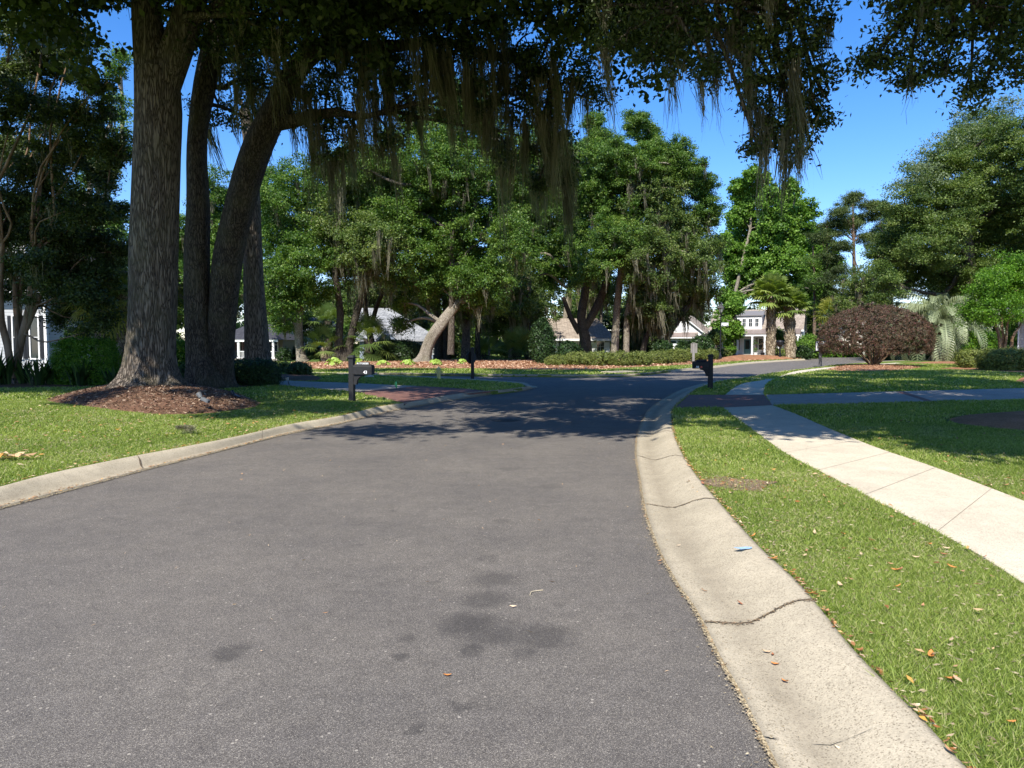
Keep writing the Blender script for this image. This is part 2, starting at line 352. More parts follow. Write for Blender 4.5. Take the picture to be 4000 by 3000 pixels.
BURG = plain('burgundy_shutter', (.09, .02, .025), .5)
def glassmat():
    m, nt, b = newmat('window_glass'); b.inputs['Base Color'].default_value = (.025, .035, .04, 1); b.inputs['Roughness'].default_value = .06; b.inputs['Specular IOR Level'].default_value = .8; return m
GLASS = glassmat()
def lampglass():
    m, nt, b = newmat('lamp_glass'); b.inputs['Base Color'].default_value = (.55, .55, .52, 1); b.inputs['Roughness'].default_value = .25; b.inputs['Alpha'].default_value = .55; return m
LGLASS = lampglass()
# ================================================================ GROUND
ZL = .12; ZP = .127; ZB = .131
def struct(o, label=None): o['kind'] = 'structure'; return o
def ext(pts, d, end=0):
    a, b = (np.array(pts[0][:2]), np.array(pts[1][:2])) if end == 0 else (np.array(pts[-1][:2]), np.array(pts[-2][:2]))
    k = (a - b) / np.linalg.norm(a - b); n = max(1, int(d / 2)); P_ = [tuple(a + k * d * (i + 1) / n) for i in range(n)]
    return P_[::-1] + list(pts) if end == 0 else list(pts) + P_
LB = [(0, 1906), (190, 1855), (380, 1814), (538, 1782), (759, 1741), (949, 1703), (1139, 1659), (1329, 1627), (1470, 1593), (1576, 1577), (1681, 1557), (1789, 1540), (1916, 1528), (1970, 1524), (2040, 1515)]
LF = [(0, 1988), (190, 1937), (380, 1887), (570, 1836), (759, 1789), (949, 1741), (1139, 1694), (1329, 1656), (1536, 1606), (1645, 1586), (1753, 1567), (1862, 1550), (1970, 1535), (2042, 1528), (2078, 1519)]
LB2 = [(2053, 1508), (2035, 1501), (1990, 1495), (1862, 1486), (1717, 1479), (1500, 1468), (1300, 1461), (1100, 1457.5)]
LF2 = [(2072, 1507), (2050, 1497), (1990, 1491), (1862, 1482), (1717, 1475.5), (1500, 1465.5), (1300, 1459.5), (1100, 1456.5)]
RB = [(3761, 3000), (3598, 2821), (3472, 2694), (3309, 2520), (3150, 2320), (3060, 2230), (2950, 2127), (2812, 1970), (2725, 1868), (2670, 1785), (2635, 1705), (2623, 1640), (2632, 1593), (2690, 1542), (2738, 1513), (2815, 1489), (2916, 1475.5), (3000, 1460), (3100, 1446), (3197, 1435), (3334, 1421)]
RF = [(3037, 3000), (2983, 2893), (2893, 2712), (2820, 2585), (2730, 2405), (2640, 2270), (2570, 2134), (2522, 1989), (2500, 1862), (2487, 1780), (2492, 1700), (2515, 1640), (2545, 1593), (2623, 1543), (2690, 1514), (2790, 1491), (2900, 1475), (2990, 1460.5), (3090, 1446), (3190, 1435), (3330, 1420.5)]
FF = [(-2200, 1450), (0, 1455), (1000, 1460), (1500, 1463), (1850, 1467), (2100, 1470), (2300, 1470.5), (2480, 1467), (2598, 1456.5), (2703, 1445), (2787, 1438), (2925, 1422), (3061, 1412.5), (3150, 1407.5)]
FB = [(-2200, 1446), (0, 1451), (1000, 1455), (1500, 1458), (1850, 1462), (2100, 1464.5), (2300, 1465), (2480, 1461), (2598, 1449), (2703, 1437.5), (2787, 1430), (2925, 1415), (3061, 1406.5), (3140, 1402)]
lb = ext(gp(LB, ZL), 26); lf = ext(gp(LF, 0), 26)
rb = ext(gp(RB, ZL), 12); rf = ext(gp(RF, 0), 12)
rb = rb + [(rb[-1][0] + 18, rb[-1][1] + 16), (rb[-1][0] + 80, rb[-1][1] + 36)]; rf = rf + [(rf[-1][0] + 18, rf[-1][1] + 16.4), (rf[-1][0] + 80, rf[-1][1] + 37)]
lb2 = gp(LB2, ZL); lf2 = gp(LF2, 0)
for L_ in (lb2, lf2): L_.append((-75, 41.0 if L_ is lb2 else 41.6))
ff = gp(FF, 0); fb = gp(FB, ZL)
sm = lambda p, st=.6: [tuple(q) for q in catmull(p, st)]
lbS, lfS, rbS, rfS, lb2S, lf2S, ffS, fbS = [sm(p) for p in (lb, lf, rb, rf, lb2, lf2, ff, fb)]
S_ = 1500
g = sheet('ground', [(-S_, -60), (S_, -60), (S_, 1500), (-S_, 1500)], -.06, GRASSG); struct(g)
rd = sheet('road', [(-80, -30), (140, -30), (140, 125), (-80, 125)], 0, ASPH); struct(rd)
polyL = lbS + lb2S + [(-90, 41), (-90, lbS[0][1])]
lawnL = sheet('lawn', polyL, ZL, GRASSG, thick=.16); struct(lawnL)
polyR = rbS + [(220, 90), (220, -16), (rbS[0][0], -16)]
lawnR = sheet('lawn', polyR, ZL, GRASSG, thick=.16); struct(lawnR)
tip = fbS[-1]; polyF = fbS + [(tip[0] - 1, tip[1] + 5), (30, 99.5), (26, 102), (30, 106), (60, 107), (240, 112), (240, 500), (-300, 500), (-300, 40)]
lawnF = sheet('lawn', polyF, ZL, GRASSG, thick=.16); struct(lawnF)

def ribbon(name, front, back, prof, mat, n, parent=None, joint=3.0, lift=0):
    fr = resample(front, n); bk = resample(back, n); V = []; Fc = []; m = len(prof)
    for i in range(n):
        for t, z in prof:
            p = fr[i] * (1 - t) + bk[i] * t; V.append((p[0], p[1], z + lift))
    for i in range(n - 1):
        for j in range(m - 1):
            a = i * m + j; Fc += [a, a + 1, a + m + 1, a + m]
    o = mesh_np(name, V, Fc, 4, mat, parent, smooth=True)
    me = o.data
    import bmesh
    bm = bmesh.new(); bm.from_mesh(me); bmesh.ops.recalc_face_normals(bm, faces=bm.faces)
    if sum(f.normal.z for f in bm.faces) < 0: bmesh.ops.reverse_faces(bm, faces=bm.faces)
    bm.to_mesh(me); bm.free()
    return o, fr, bk
profL = [(0, -.02), (0, .024), (.1, .022), (.25, .018), (.42, .04), (.6, .1), (.75, .135), (.9, .142), (1, .135), (1, .05)]
profR = [(0, -.02), (0, .022), (.1, .018), (.3, .007), (.42, .012), (.56, .055), (.7, .105), (.83, .137), (.95, .142), (1, .136), (1, .05)]
def corr(a, b):  # pair the two edges by the listed points so that the strip stays square to the kerb
    A = []; B = []
    for (p, q, r_, s_) in zip(a[:-1], a[1:], b[:-1], b[1:]):
        n = max(2, int(math.dist(p, q) / .5))
        for k in range(n): A.append(k / n); B.append(0)
    return None
def paired(ctrlA, ctrlB, per=8):
    return catmull(ctrlA, -per), catmull(ctrlB, -per)
def ribbon2(name, fr, bk, prof, mat, lift=0, parent=None):
    V = []; Fc = []; m = len(prof); n = len(fr)
    for i in range(n):
        for t, z in prof:
            p = fr[i] * (1 - t) + bk[i] * t; V.append((p[0], p[1], z + lift))
    for i in range(n - 1):
        for j in range(m - 1):
            a = i * m + j; Fc += [a, a + m, a + m + 1, a + 1]
    o = mesh_np(name, V, Fc, 4, mat, parent, smooth=True, tint=np.tile([.5 * math.exp(-((t - .34) / .17) ** 2) + (.5 if t < .02 or t > .97 else 0) for t, z in prof], n))
    z = np.empty(len(o.data.polygons) * 3, np.float32); o.data.polygons.foreach_get('normal', z)
    if z.reshape(-1, 3)[:, 2].sum() < 0: o.data.flip_normals()
    return o
def strip_joints(name, fr, bk, prof, every, w, mat, parent, skip=0):
    """thin dirty joints laid 4 mm above the kerb every few metres"""
    mid = (fr + bk) / 2; d = np.r_[0, np.cumsum(np.linalg.norm(np.diff(mid, axis=0), axis=1))]
    s = skip; mb = MB()
    while s < min(d[-1] - 1, 60):
        f_ = lambda x, A: np.array([np.interp(x, d, A[:, 0]), np.interp(x, d, A[:, 1])])
        vs = []
        for x in (s, s + w):
            a, b = f_(x, fr), f_(x, bk)
            for t, z in prof[1:-1]:
                jx = rng.normal(0, .004); p = a * (1 - t) + b * t; vs.append((p[0] + jx, p[1] + jx, z + .006))
        m = len(prof) - 2; mb.add(vs, [(j, j + 1, j + m + 1, j + m) for j in range(m - 1)]); s += every
    return mb.build(name, mat, parent)
n_ = min(len(rb), len(rf))
frR, bkR = paired(rf, rb); frL, bkL = paired(lf, lb); frF, bkF = paired(ff, fb); fr2, bk2 = paired(lf2, lb2)
kR = struct(ribbon2('kerb', frR, bkR, profR, CONC)); kL = struct(ribbon2('kerb', frL, bkL, profL, CONC))
kF = struct(ribbon2('kerb', frF, bkF, profL, CONC)); k2 = struct(ribbon2('kerb', fr2, bk2, profL, CONC))
# rounded nose between the two near kerbs
nose = [lf[-1], lf2[0]]; nb = [lb[-1], lb2[0]]
mid = ((nose[0][0] + nose[1][0]) / 2 + .25, (nose[0][1] + nose[1][1]) / 2); midb = ((nb[0][0] + nb[1][0]) / 2 + .1, (nb[0][1] + nb[1][1]) / 2)
fN, bN = paired([nose[0], mid, nose[1]], [nb[0], midb, nb[1]]); struct(ribbon2('kerb', fN, bN, profL, CONC))
JDIRT = plain('joint_dirt', (.09, .065, .04), .95, vary=.5, scale=60)
d_target = G(2900, 2440, 0)
midr = (frR + bkR) / 2; dr = np.r_[0, np.cumsum(np.linalg.norm(np.diff(midr, axis=0), axis=1))]
jt = G(2930, 2410, .05); s0 = dr[np.argmin((midr[:, 0] - jt[0]) ** 2 + (midr[:, 1] - jt[1]) ** 2)] % 3.0
strip_joints('kerb_joint', frR, bkR, profR, 3.0, .014, JDIRT, kR, skip=s0)
strip_joints('kerb_joint', frL, bkL, profL, 3.0, .009, JDIRT, kL, skip=1.2)
strip_joints('kerb_joint', frF, bkF, profL, 3.0, .03, JDIRT, kF, skip=60)

# pavements
SL = [(4000, 2279), (3802, 2152), (3613, 2051), (3423, 1956), (3233, 1855), (3075, 1773), (2948, 1684), (2853, 1615), (2821, 1592)]
SR = [(4000, 1956), (3802, 1880), (3613, 1811), (3423, 1747), (3233, 1671), (3119, 1621), (3043, 1592), (3018, 1583)]
sl = gp(SL, ZP); sr = gp(SR, ZP)
sl = ext(sl, 6); sr = ext(sr, 6)
polyS1 = sm(sl, .4) + sm(sr, .4)[::-1]
walk = sheet('sidewalk', polyS1, ZP, WALK, thick=.05); struct(walk)
SL2 = [(2833, 1542), (2862, 1518), (2905, 1497), (2978, 1485), (3030, 1477), (3060, 1465), (3100, 1452), (3160, 1442.5), (3300, 1429), (3500, 1417)]
SR2 = [(2986, 1542), (2984, 1520), (2992, 1505), (3010, 1488), (3042, 1475), (3085, 1464), (3142, 1455), (3200, 1446), (3345, 1431), (3540, 1419)]
polyS2 = sm(gp(SL2, ZP), .4) + sm(gp(SR2, ZP), .4)[::-1]
struct(sheet('sidewalk', polyS2, ZP, WALK, thick=.05))
struct(sheet('sidewalk', gp([(2917, 1477), (2995, 1484), (3025, 1480), (2940, 1473.5)], ZP + .002), ZP + .002, WALK))
AP = [(2634, 1593), (2690, 1542), (2833, 1542), (2986, 1542), (3018, 1583), (2821, 1592)]
polyA = gp(AP, ZP); struct(sheet('brick_apron', polyA, ZP + .001, BRICKP, thick=.05))
DR = [(2989, 1542), (4300, 1508), (4300, 1552), (3018, 1583)]
polyD = gp(DR, ZP); struct(sheet('driveway', polyD, ZP, DRIVE, thick=.05))
struct(sheet('brick_band', gp([(3500, 1529.5), (3529, 1528.5), (3650, 1568), (3622, 1569)], ZB), ZB, BRICKP))
DL = [(1072, 1484), (1203, 1490), (1362, 1495), (1542, 1504), (1637, 1508), (1390, 1530), (1307, 1524), (1152, 1510), (1090, 1503), (1040, 1497), (700, 1480), (700, 1474)]
polyDL = gp(DL, ZP); struct(sheet('driveway', polyDL, ZP, DRIVE, thick=.05))
AL = [(1637, 1508), (1740, 1513), (1825, 1519), (1916, 1528), (1789, 1540), (1681, 1557), (1578, 1577), (1506, 1557), (1440, 1543), (1390, 1530)]
polyAL = gp(AL, ZP); struct(sheet('brick_apron', polyAL, ZP + .001, BRICKP, thick=.05))
# sidewalk joints
slr = resample(sl, 80); srr = resample(sr, 80); mb = MB()
for i in range(6, 78, 6):
    a, b = slr[i], srr[i]; t = (slr[i + 1] - a); t = t / np.linalg.norm(t) * .008
    mb.quad((a[0], a[1], ZP + .003), (b[0], b[1], ZP + .003), (b[0] + t[0], b[1] + t[1], ZP + .003), (a[0] + t[0], a[1] + t[1], ZP + .003))
mb.build('walk_joint', plain('dark_joint', (.2, .17, .13), .9), walk)  # thin strips in one dark joint tone

# mulch beds: low mounds built as rings shrinking to the bed's middle
beds = []
def bed(name, outline, mat, h, z=ZL, ctr=None, rings=10, nz=.02, world_pts=False):
    pl = outline if world_pts else gp(outline, z); pl = sm(list(pl) + [pl[0]], .35)[:-1]; beds.append(pl)
    A = np.array(pl); c = np.array(ctr if ctr is not None else A.mean(0)); n = len(A); V = []; Fc = []
    for k in range(rings + 1):
        s = k / rings; sc = 1 - s
        zz = z + .008 + h * (1 - (1 - s) ** 2.2)
        for i in range(n):
            p = c + (A[i] - c) * sc; w = nz * math.sin(p[0] * 3.1 + p[1] * 1.7) * math.sin(p[1] * 2.3 - p[0]) * min(1, s * 5) * (1 if sc > .05 else 0)
            V.append((p[0], p[1], zz + w + (nz * .6 * rng.random() if k else -.03)))
    for k in range(rings):
        for i in range(n):
            j = (i + 1) % n; Fc += [k * n + i, k * n + j, (k + 1) * n + j, (k + 1) * n + i]
    o = mesh_np(name, V, Fc, 4, mat, smooth=True); zz = np.empty(len(o.data.polygons) * 3, np.float32); o.data.polygons.foreach_get('normal', zz)
    if zz.reshape(-1, 3)[:, 2].sum() < 0: o.data.flip_normals()
    struct(o); return o
t1c = P(590, 1500, 21.0)[:2]
bed('mulch_bed', [(177, 1566), (253, 1579), (348, 1590), (570, 1617), (759, 1620), (900, 1606), (1012, 1586), (985, 1565), (900, 1535), (700, 1512), (450, 1510), (285, 1536)], BARKM, .36, ctr=t1c)
bed('mulch_bed', [(-300, 1522), (100, 1515), (330, 1512), (600, 1506), (790, 1518), (950, 1514), (1060, 1507), (1108, 1505), (1075, 1494), (1000, 1480), (500, 1474), (-300, 1474)], BARKM, .05)
bed('mulch_bed', [(1060, 1484), (1160, 1488), (1230, 1488), (1258, 1476), (1215, 1466), (1120, 1461), (1060, 1463)], BARKM, .05)
bed('mulch_bed', [(1093, 1444), (1250, 1442.5), (1364, 1441.5), (1500, 1439.5), (1700, 1440), (1898, 1441.5), (2140, 1446), (2300, 1445.5), (2430, 1439), (2560, 1432), (2703, 1425), (2787, 1420), (2871, 1412), (2960, 1408.5), (3061, 1405), (3132, 1402.5),
                 (3120, 1399.5), (3000, 1398), (2800, 1398), (2500, 1404), (2200, 1409), (1800, 1409), (1500, 1408), (1300, 1410), (1150, 1415)], STRAW, .1, nz=.03)
bed('mulch_bed', [(3215, 1446), (3330, 1450), (3450, 1449), (3560, 1442), (3600, 1436), (3560, 1429), (3450, 1425), (3300, 1428)], STRAW, .12)
bed('mulch_bed', [(3480, 1419), (3620, 1412), (3720, 1411), (4200, 1404), (4500, 1420), (4500, 1480), (4100, 1462), (3850, 1450), (3740, 1444), (3640, 1441), (3770, 1433), (3740, 1424), (3600, 1421)], STRAW, .06)
c3 = (11.6, 13.9)
bed('mulch_bed', [(c3[0] + 2.9 * math.cos(a), c3[1] + 2.1 * math.sin(a)) for a in np.linspace(0, 2 * math.pi, 16, False)], DKSTRAW, .22, world_pts=True)
bed('mulch_bed', [(3960, 1488), (4030, 1502), (4200, 1500), (4200, 1472), (4020, 1470)], STRAW, .08)
# berm under the lamp and palms
bed('mulch_bed', [(2795, 1414), (2860, 1411), (2960, 1406.5), (3090, 1403.5), (3110, 1400.5), (2980, 1399.2), (2850, 1400), (2800, 1405)], STRAW, .5)

# storm drain in the far kerb
dp = [G(2408, 1467, 0), G(2488, 1464, 0)]
drn = thing('storm_drain', 'concrete storm drain inlet with a dark slot set in the far kerb', 'storm drain', ((dp[0][0] + dp[1][0]) / 2, (dp[0][1] + dp[1][1]) / 2 + .2, 0), math.atan2(dp[1][1] - dp[0][1], dp[1][0] - dp[0][0]))
MB().box((0, .45, .165), (2.0, 1.1, .07)).box((-.92, -.06, .08), (.16, .2, .13)).box((.92, -.06, .08), (.16, .2, .13)).build('slab', CONC, drn, bevel=.01)
MB().box((0, 0, .06), (1.66, .12, .12)).build('slot', BLACKM, drn)
MB().box((-.4, .4, .206), (.6, .6, .012)).build('cover', GREYS, drn)
MB().box((0, -.04, .148), (0, 0, 0)) if 0 else None
mk = G(2905, 2152, .125); a_ = np.linspace(0, 6.28, 12, False)
blue = sheet('blue_paint_mark', [(mk[0] + (.062 + .02 * math.sin(3 * a)) * math.cos(a), mk[1] + (.05 + .02 * math.sin(2 * a + 1)) * math.sin(a) * .8) for a in a_], .0, BLUEP)
mh = G(1975, 1643, 0); mhr = thing('manhole_cover', 'round iron manhole cover in the asphalt at the edge of the tree shade', 'manhole cover', (mh[0], mh[1], 0))
IRON = plain('worn_iron', (.05, .047, .044), .7, .3, vary=.4, scale=30); MB().lathe((0, 0, 0), [(.31, .0), (.31, .007), (.275, .007), (.275, .003)], 32).build('rim', IRON, mhr)
m_ = MB().lathe((0, 0, 0), [(.268, 0), (.268, .006)], 32)
for i_ in range(-4, 5):
    for j_ in range(-4, 5):
        if i_ * i_ + j_ * j_ < 18: m_.box((i_ * .055, j_ * .055, .008), (.03, .03, .006))
m_.build('lid', IRON, mhr)
blue.location.z = .1475; tag(blue, 'small smudge of blue marking paint on the right kerb', 'paint mark')

# ---------------------------------------------------------------- grass blades
def grass_field(name, poly, excl, xr, yr, dens, hgt, wid, seed, thin=None):
    r = np.random.default_rng(seed); x0, x1 = xr; y0, y1 = yr
    n = int((x1 - x0) * (y1 - y0) * dens); p = np.stack([r.uniform(x0, x1, n), r.uniform(y0, y1, n)], 1)
    vis = np.abs(p[:, 0]) < p[:, 1] * .76 + 1.0; p = p[vis]; p = p[inside(p, poly)]
    for e in excl: p = p[~inside(p, e)]
    if thin is not None: p = p[r.random(len(p)) < thin(p)]
    # tufts: low frequency clumping
    k = .5 + .5 * np.sin(p[:, 0] * 5.3 + 2 * np.sin(p[:, 1] * 3.1)) * np.sin(p[:, 1] * 4.7 + 2 * np.sin(p[:, 0] * 2.3))
    n = len(p); a = r.uniform(0, 2 * math.pi, n); w = wid * r.uniform(.6, 1.3, n); h = hgt * r.uniform(.45, 1.25, n) * (.8 + .4 * k)
    lean = r.uniform(.3, 1.7, n) * h; b = r.uniform(0, 2 * math.pi, n)
    V = np.zeros((n, 3, 3)); V[:, 0, 0] = p[:, 0] - np.cos(a) * w; V[:, 0, 1] = p[:, 1] - np.sin(a) * w; V[:, 1, 0] = p[:, 0] + np.cos(a) * w; V[:, 1, 1] = p[:, 1] + np.sin(a) * w
    V[:, 2, 0] = p[:, 0] + np.cos(b) * lean; V[:, 2, 1] = p[:, 1] + np.sin(b) * lean; V[:, :2, 2] = ZL - .003; V[:, 2, 2] = ZL + h
    m2 = .5 + .5 * np.sin(p[:, 0] * 1.1 + 1.5 * np.sin(p[:, 1] * .9)) * np.sin(p[:, 1] * .7 + np.sin(p[:, 0] * 1.7))
    dry = np.clip(np.sin(p[:, 0] * 2.3 + np.sin(p[:, 1] * 3.7)) * np.sin(p[:, 1] * 1.9 + 2 * np.sin(p[:, 0] * 1.3)), 0, 1)
    t = np.clip(r.normal(.44, .2, n) + .22 * (m2 - .5), 0, .8); t[r.random(n) < .06 + .22 * dry] = .97; V[:, 2, 2] -= h * .35 * dry
    return V.reshape(-1, 3), np.repeat(t, 3)
def build_grass(parts, label, name='grass'):
    V = np.concatenate([p[0] for p in parts]); T = np.concatenate([p[1] for p in parts])
    o = mesh_np(name, V, np.arange(len(V)), 3, GRASS, tint=T); tag(o, label, 'grass', kind='stuff'); return o
exR = [polyS1, polyS2, polyA, polyD] + beds; exL = [polyDL, polyAL] + beds
pc = G(2870, 1890, ZL)
def bare(p):
    d = np.hypot((p[:, 0] - pc[0]) / .5, (p[:, 1] - pc[1]) / .42) + .25 * np.sin(p[:, 0] * 9) * np.sin(p[:, 1] * 11)
    return np.clip((d - .7) * 1.8, .1, 1)
strip = sm(rb, .4)
Q = 1.0
gR = [grass_field('g', polyR, exR, (1, 6), (2.2, 5.2), 15000 * Q, .028, .0026, 1), grass_field('g', polyR, exR, (1.5, 8), (5.2, 9), 7500 * Q, .032, .004, 2, bare),
      grass_field('g', polyR, exR, (2, 12), (9, 14), 2600 * Q, .036, .007, 3, bare), grass_field('g', polyR, exR, (3, 20), (14, 24), 700 * Q, .055, .014, 4), grass_field('g', polyR, exR, (5, 45), (24, 62), 110 * Q, .07, .035, 5)]
gR.append(grass_field('g', polyR, exR, (1.5, 4.5), (2.2, 4.2), 900, .075, .0035, 41, lambda p: np.clip(np.sin(p[:, 0] * 6.1 + 1) * np.sin(p[:, 1] * 7.3) * 1.6 - .5, 0, 1)))
gL = [grass_field('g', polyL, exL, (-9.5, -2), (7, 12), 3400 * Q, .033, .006, 6), grass_field('g', polyL, exL, (-14, 0), (12, 20), 1500 * Q, .038, .009, 7), grass_field('g', polyL, exL, (-26, 2), (20, 42), 190 * Q, .06, .026, 8)]
gF = [grass_field('g', polyF, beds, (-32, 34), (38, 60), 60 * Q, .08, .05, 9), grass_field('g', polyF, beds, (0, 60), (60, 85), 30 * Q, .09, .07, 10)]
build_grass(gR, 'short mown green grass along the right sidewalk and verge')
build_grass(gL, 'short mown grass of the left lawns'); build_grass(gF, 'thin strip of grass beyond the far kerb')

# ---------------------------------------------------------------- fallen leaves, needles, chips
def litter(n, sampler, size, zf, seed, curl=.3, ratio=.4, tlo=0, thi=1):
    r = np.random.default_rng(seed); p = sampler(r, n); n = len(p)
    a = r.uniform(0, 2 * math.pi, n); L = size * r.uniform(.5, 1.3, n); W = L * ratio
    t = np.stack([np.cos(a), np.sin(a)], 1); b = np.stack([-t[:, 1], t[:, 0]], 1); z = zf(p)
    V = np.zeros((n, 4, 3)); up = r.uniform(0, curl, (n, 4)) * L[:, None]
    for i, (s, q) in enumerate(((-.5, 0), (0, -.5), (.5, 0), (0, .5))):
        V[:, i, :2] = p + t * (L * s)[:, None] + b * (W * q)[:, None]
    V[:, :, 2] = z[:, None] + .006 + up
    return V.reshape(-1, 3), np.repeat(r.uniform(tlo, thi, n), 4)
def build_litter(parts, label, name='leaf_litter', mat=None):
    V = np.concatenate([p[0] for p in parts]); T = np.concatenate([p[1] for p in parts])
    o = mesh_np(name, V, np.arange(len(V)), 4, mat or DRYLEAF, tint=T); tag(o, label, 'leaf litter', kind='stuff'); return o
def in_poly(poly, xr, yr, ex=()):
    def f(r, n):
        p = np.stack([r.uniform(*xr, n), r.uniform(*yr, n)], 1); p = p[inside(p, poly)]
        for e in ex: p = p[~inside(p, e)]
        return p
    return f
def along(A, B, t0, sd, lo, hi):
    """scatter along a kerb ribbon: t0 across (0 road .. 1 lawn)"""
    m = (A + B) / 2; d = np.r_[0, np.cumsum(np.linalg.norm(np.diff(m, axis=0), axis=1))]
    def f(r, n):
        s = r.uniform(lo, min(hi, d[-1]), n); t = (t0 + r.normal(0, sd, n))[:, None]
        a = np.stack([np.interp(s, d, A[:, 0]), np.interp(s, d, A[:, 1])], 1); b = np.stack([np.interp(s, d, B[:, 0]), np.interp(s, d, B[:, 1])], 1)
        return a * (1 - t) + b * t
    return f
zc = lambda z: (lambda p: np.full(len(p), z))
build_litter([litter(420, in_poly(polyR, (1.5, 7), (2.5, 12), exR), .05, zc(ZL + .028), 11, tlo=.2), litter(500, in_poly(polyR, (2, 16), (8, 20), exR), .06, zc(ZL + .03), 12),
              litter(1500, in_poly([(pc[0] - .55, pc[1] - .5), (pc[0] + .55, pc[1] - .5), (pc[0] + .45, pc[1] + .5), (pc[0] - .45, pc[1] + .45)], (pc[0] - 1, pc[0] + 1), (pc[1] - 1, pc[1] + 1)), .03, zc(ZL), 13),
              litter(1200, along(frR, bkR, 1.02, .02, 8, 40), .035, zc(.14), 14), litter(1500, along(frR, bkR, .0, .03, 8, 60), .03, zc(.006), 15, ratio=.15, tlo=.3)], 'scattered brown leaf litter along the right kerb and verge')
build_litter([litter(800, in_poly(polyL, (-12, -2), (7, 18), exL), .07, zc(ZL + .03), 16, tlo=.3), litter(2200, along(frL, bkL, .06, .08, 20, 60), .035, zc(.016), 17, ratio=.25), litter(900, along(frL, bkL, 1.03, .03, 20, 60), .045, zc(.14), 18)], 'scattered brown leaf litter on the left lawn and kerb')
rdp = [tuple(p) for p in frL[::4]] + [tuple(p) for p in frR[::4][::-1]]
build_litter([litter(260, in_poly(ext(rf, 0)[::-1] + lf, (-9, 4), (2.5, 16)), .045, zc(.0), 19, ratio=.12, tlo=.5, thi=.9)], 'dry pine needles and chips scattered on the asphalt', 'pine_needles')
# mulch chips
def mulch_chips(bi, n, size, mat_t, seed, hfun, label, mat=None):
    pl = np.array(beds[bi]); return build_litter([litter(n, in_poly(beds[bi], (pl[:, 0].min(), pl[:, 0].max()), (pl[:, 1].min(), pl[:, 1].max())), size, hfun, seed, curl=.5, ratio=.3, tlo=mat_t[0], thi=mat_t[1])], label, 'mulch_chips', mat)
def bedz(bi, h, ctr):
    A = np.array(beds[bi]); c = np.array(ctr)
    def f(p):
        d = p - c; ang = np.arctan2(d[:, 1], d[:, 0]); Ad = A - c; aa = np.arctan2(Ad[:, 1], Ad[:, 0]); o = np.argsort(aa)
        rr = np.interp(ang, aa[o], np.hypot(Ad[:, 0], Ad[:, 1])[o], period=2 * math.pi)
        s = np.clip(1 - np.hypot(d[:, 0], d[:, 1]) / rr, 0, 1); return ZL + .008 + h * (1 - (1 - s) ** 2.2)
    return f
CHIP = foliage_mat('bark_chip', [(.035, .018, .011), (.11, .06, .038), (.22, .14, .09), (.42, .31, .21)], trans=0)
STRAWC = foliage_mat('straw_needle', [(.13, .06, .03), (.32, .16, .085), (.48, .29, .17), (.6, .43, .29)], trans=0)
mulch_chips(0, 26000, .07, (0, 1), 21, bedz(0, .36, t1c), 'shredded bark mulch round the big oak', CHIP)
mulch_chips(3, 60000, .16, (.1, 1), 22, bedz(3, .1, np.array(beds[3]).mean(0)), 'orange pine straw in the far bed', STRAWC)
mulch_chips(4, 7000, .1, (0, .9), 23, bedz(4, .12, np.array(beds[4]).mean(0)), 'orange pine straw round the purple bush', STRAWC)
# individual large fallen leaves
def leaf_mesh():
    V = []; Fc = []
    for i in range(7):
        t = i / 6; w = .016 * math.sin(math.pi * min(1, t * 1.02)) ** .7 * (1.1 - .4 * t) + .0005; x = (t - .5) * .085; zc_ = .012 * (2 * t - 1) ** 2
        V += [(x, -w, zc_ + .006), (x, 0, zc_), (x, w, zc_ + .006)]
    for i in range(6):
        for j in range(2): a = i * 3 + j; Fc += [a, a + 3, a + 4, a + 1]
    return V, Fc
LV, LF_ = leaf_mesh(); protos = []
for i, c in enumerate(((.38, .2, .1), (.5, .36, .22), (.5, .2, .05), (.3, .12, .06), (.55, .42, .28))):
    me = bpy.data.objects.new('x', None); o = mesh_np('fallen_leaf', LV, LF_, 4, plain('dry_leaf_%d' % i, c, .7, vary=.3, scale=60), smooth=True); protos.append(o.data); bpy.data.objects.remove(o)
def drop(n, pts, z, group, label, s=(.4, .95)):
    r = random.Random(hash(group) % 1000 if 0 else len(group))
    for i in range(min(n, len(pts))):
        o = bpy.data.objects.new('fallen_leaf', protos[r.randrange(5)]); link(o); o.location = (pts[i][0], pts[i][1], z); k = r.uniform(*s); o.scale = (k, k, k)
        o.rotation_euler = (r.uniform(-.35, .35), r.uniform(-.35, .35), r.uniform(0, 6.28)); tag(o, label, 'leaf', group)
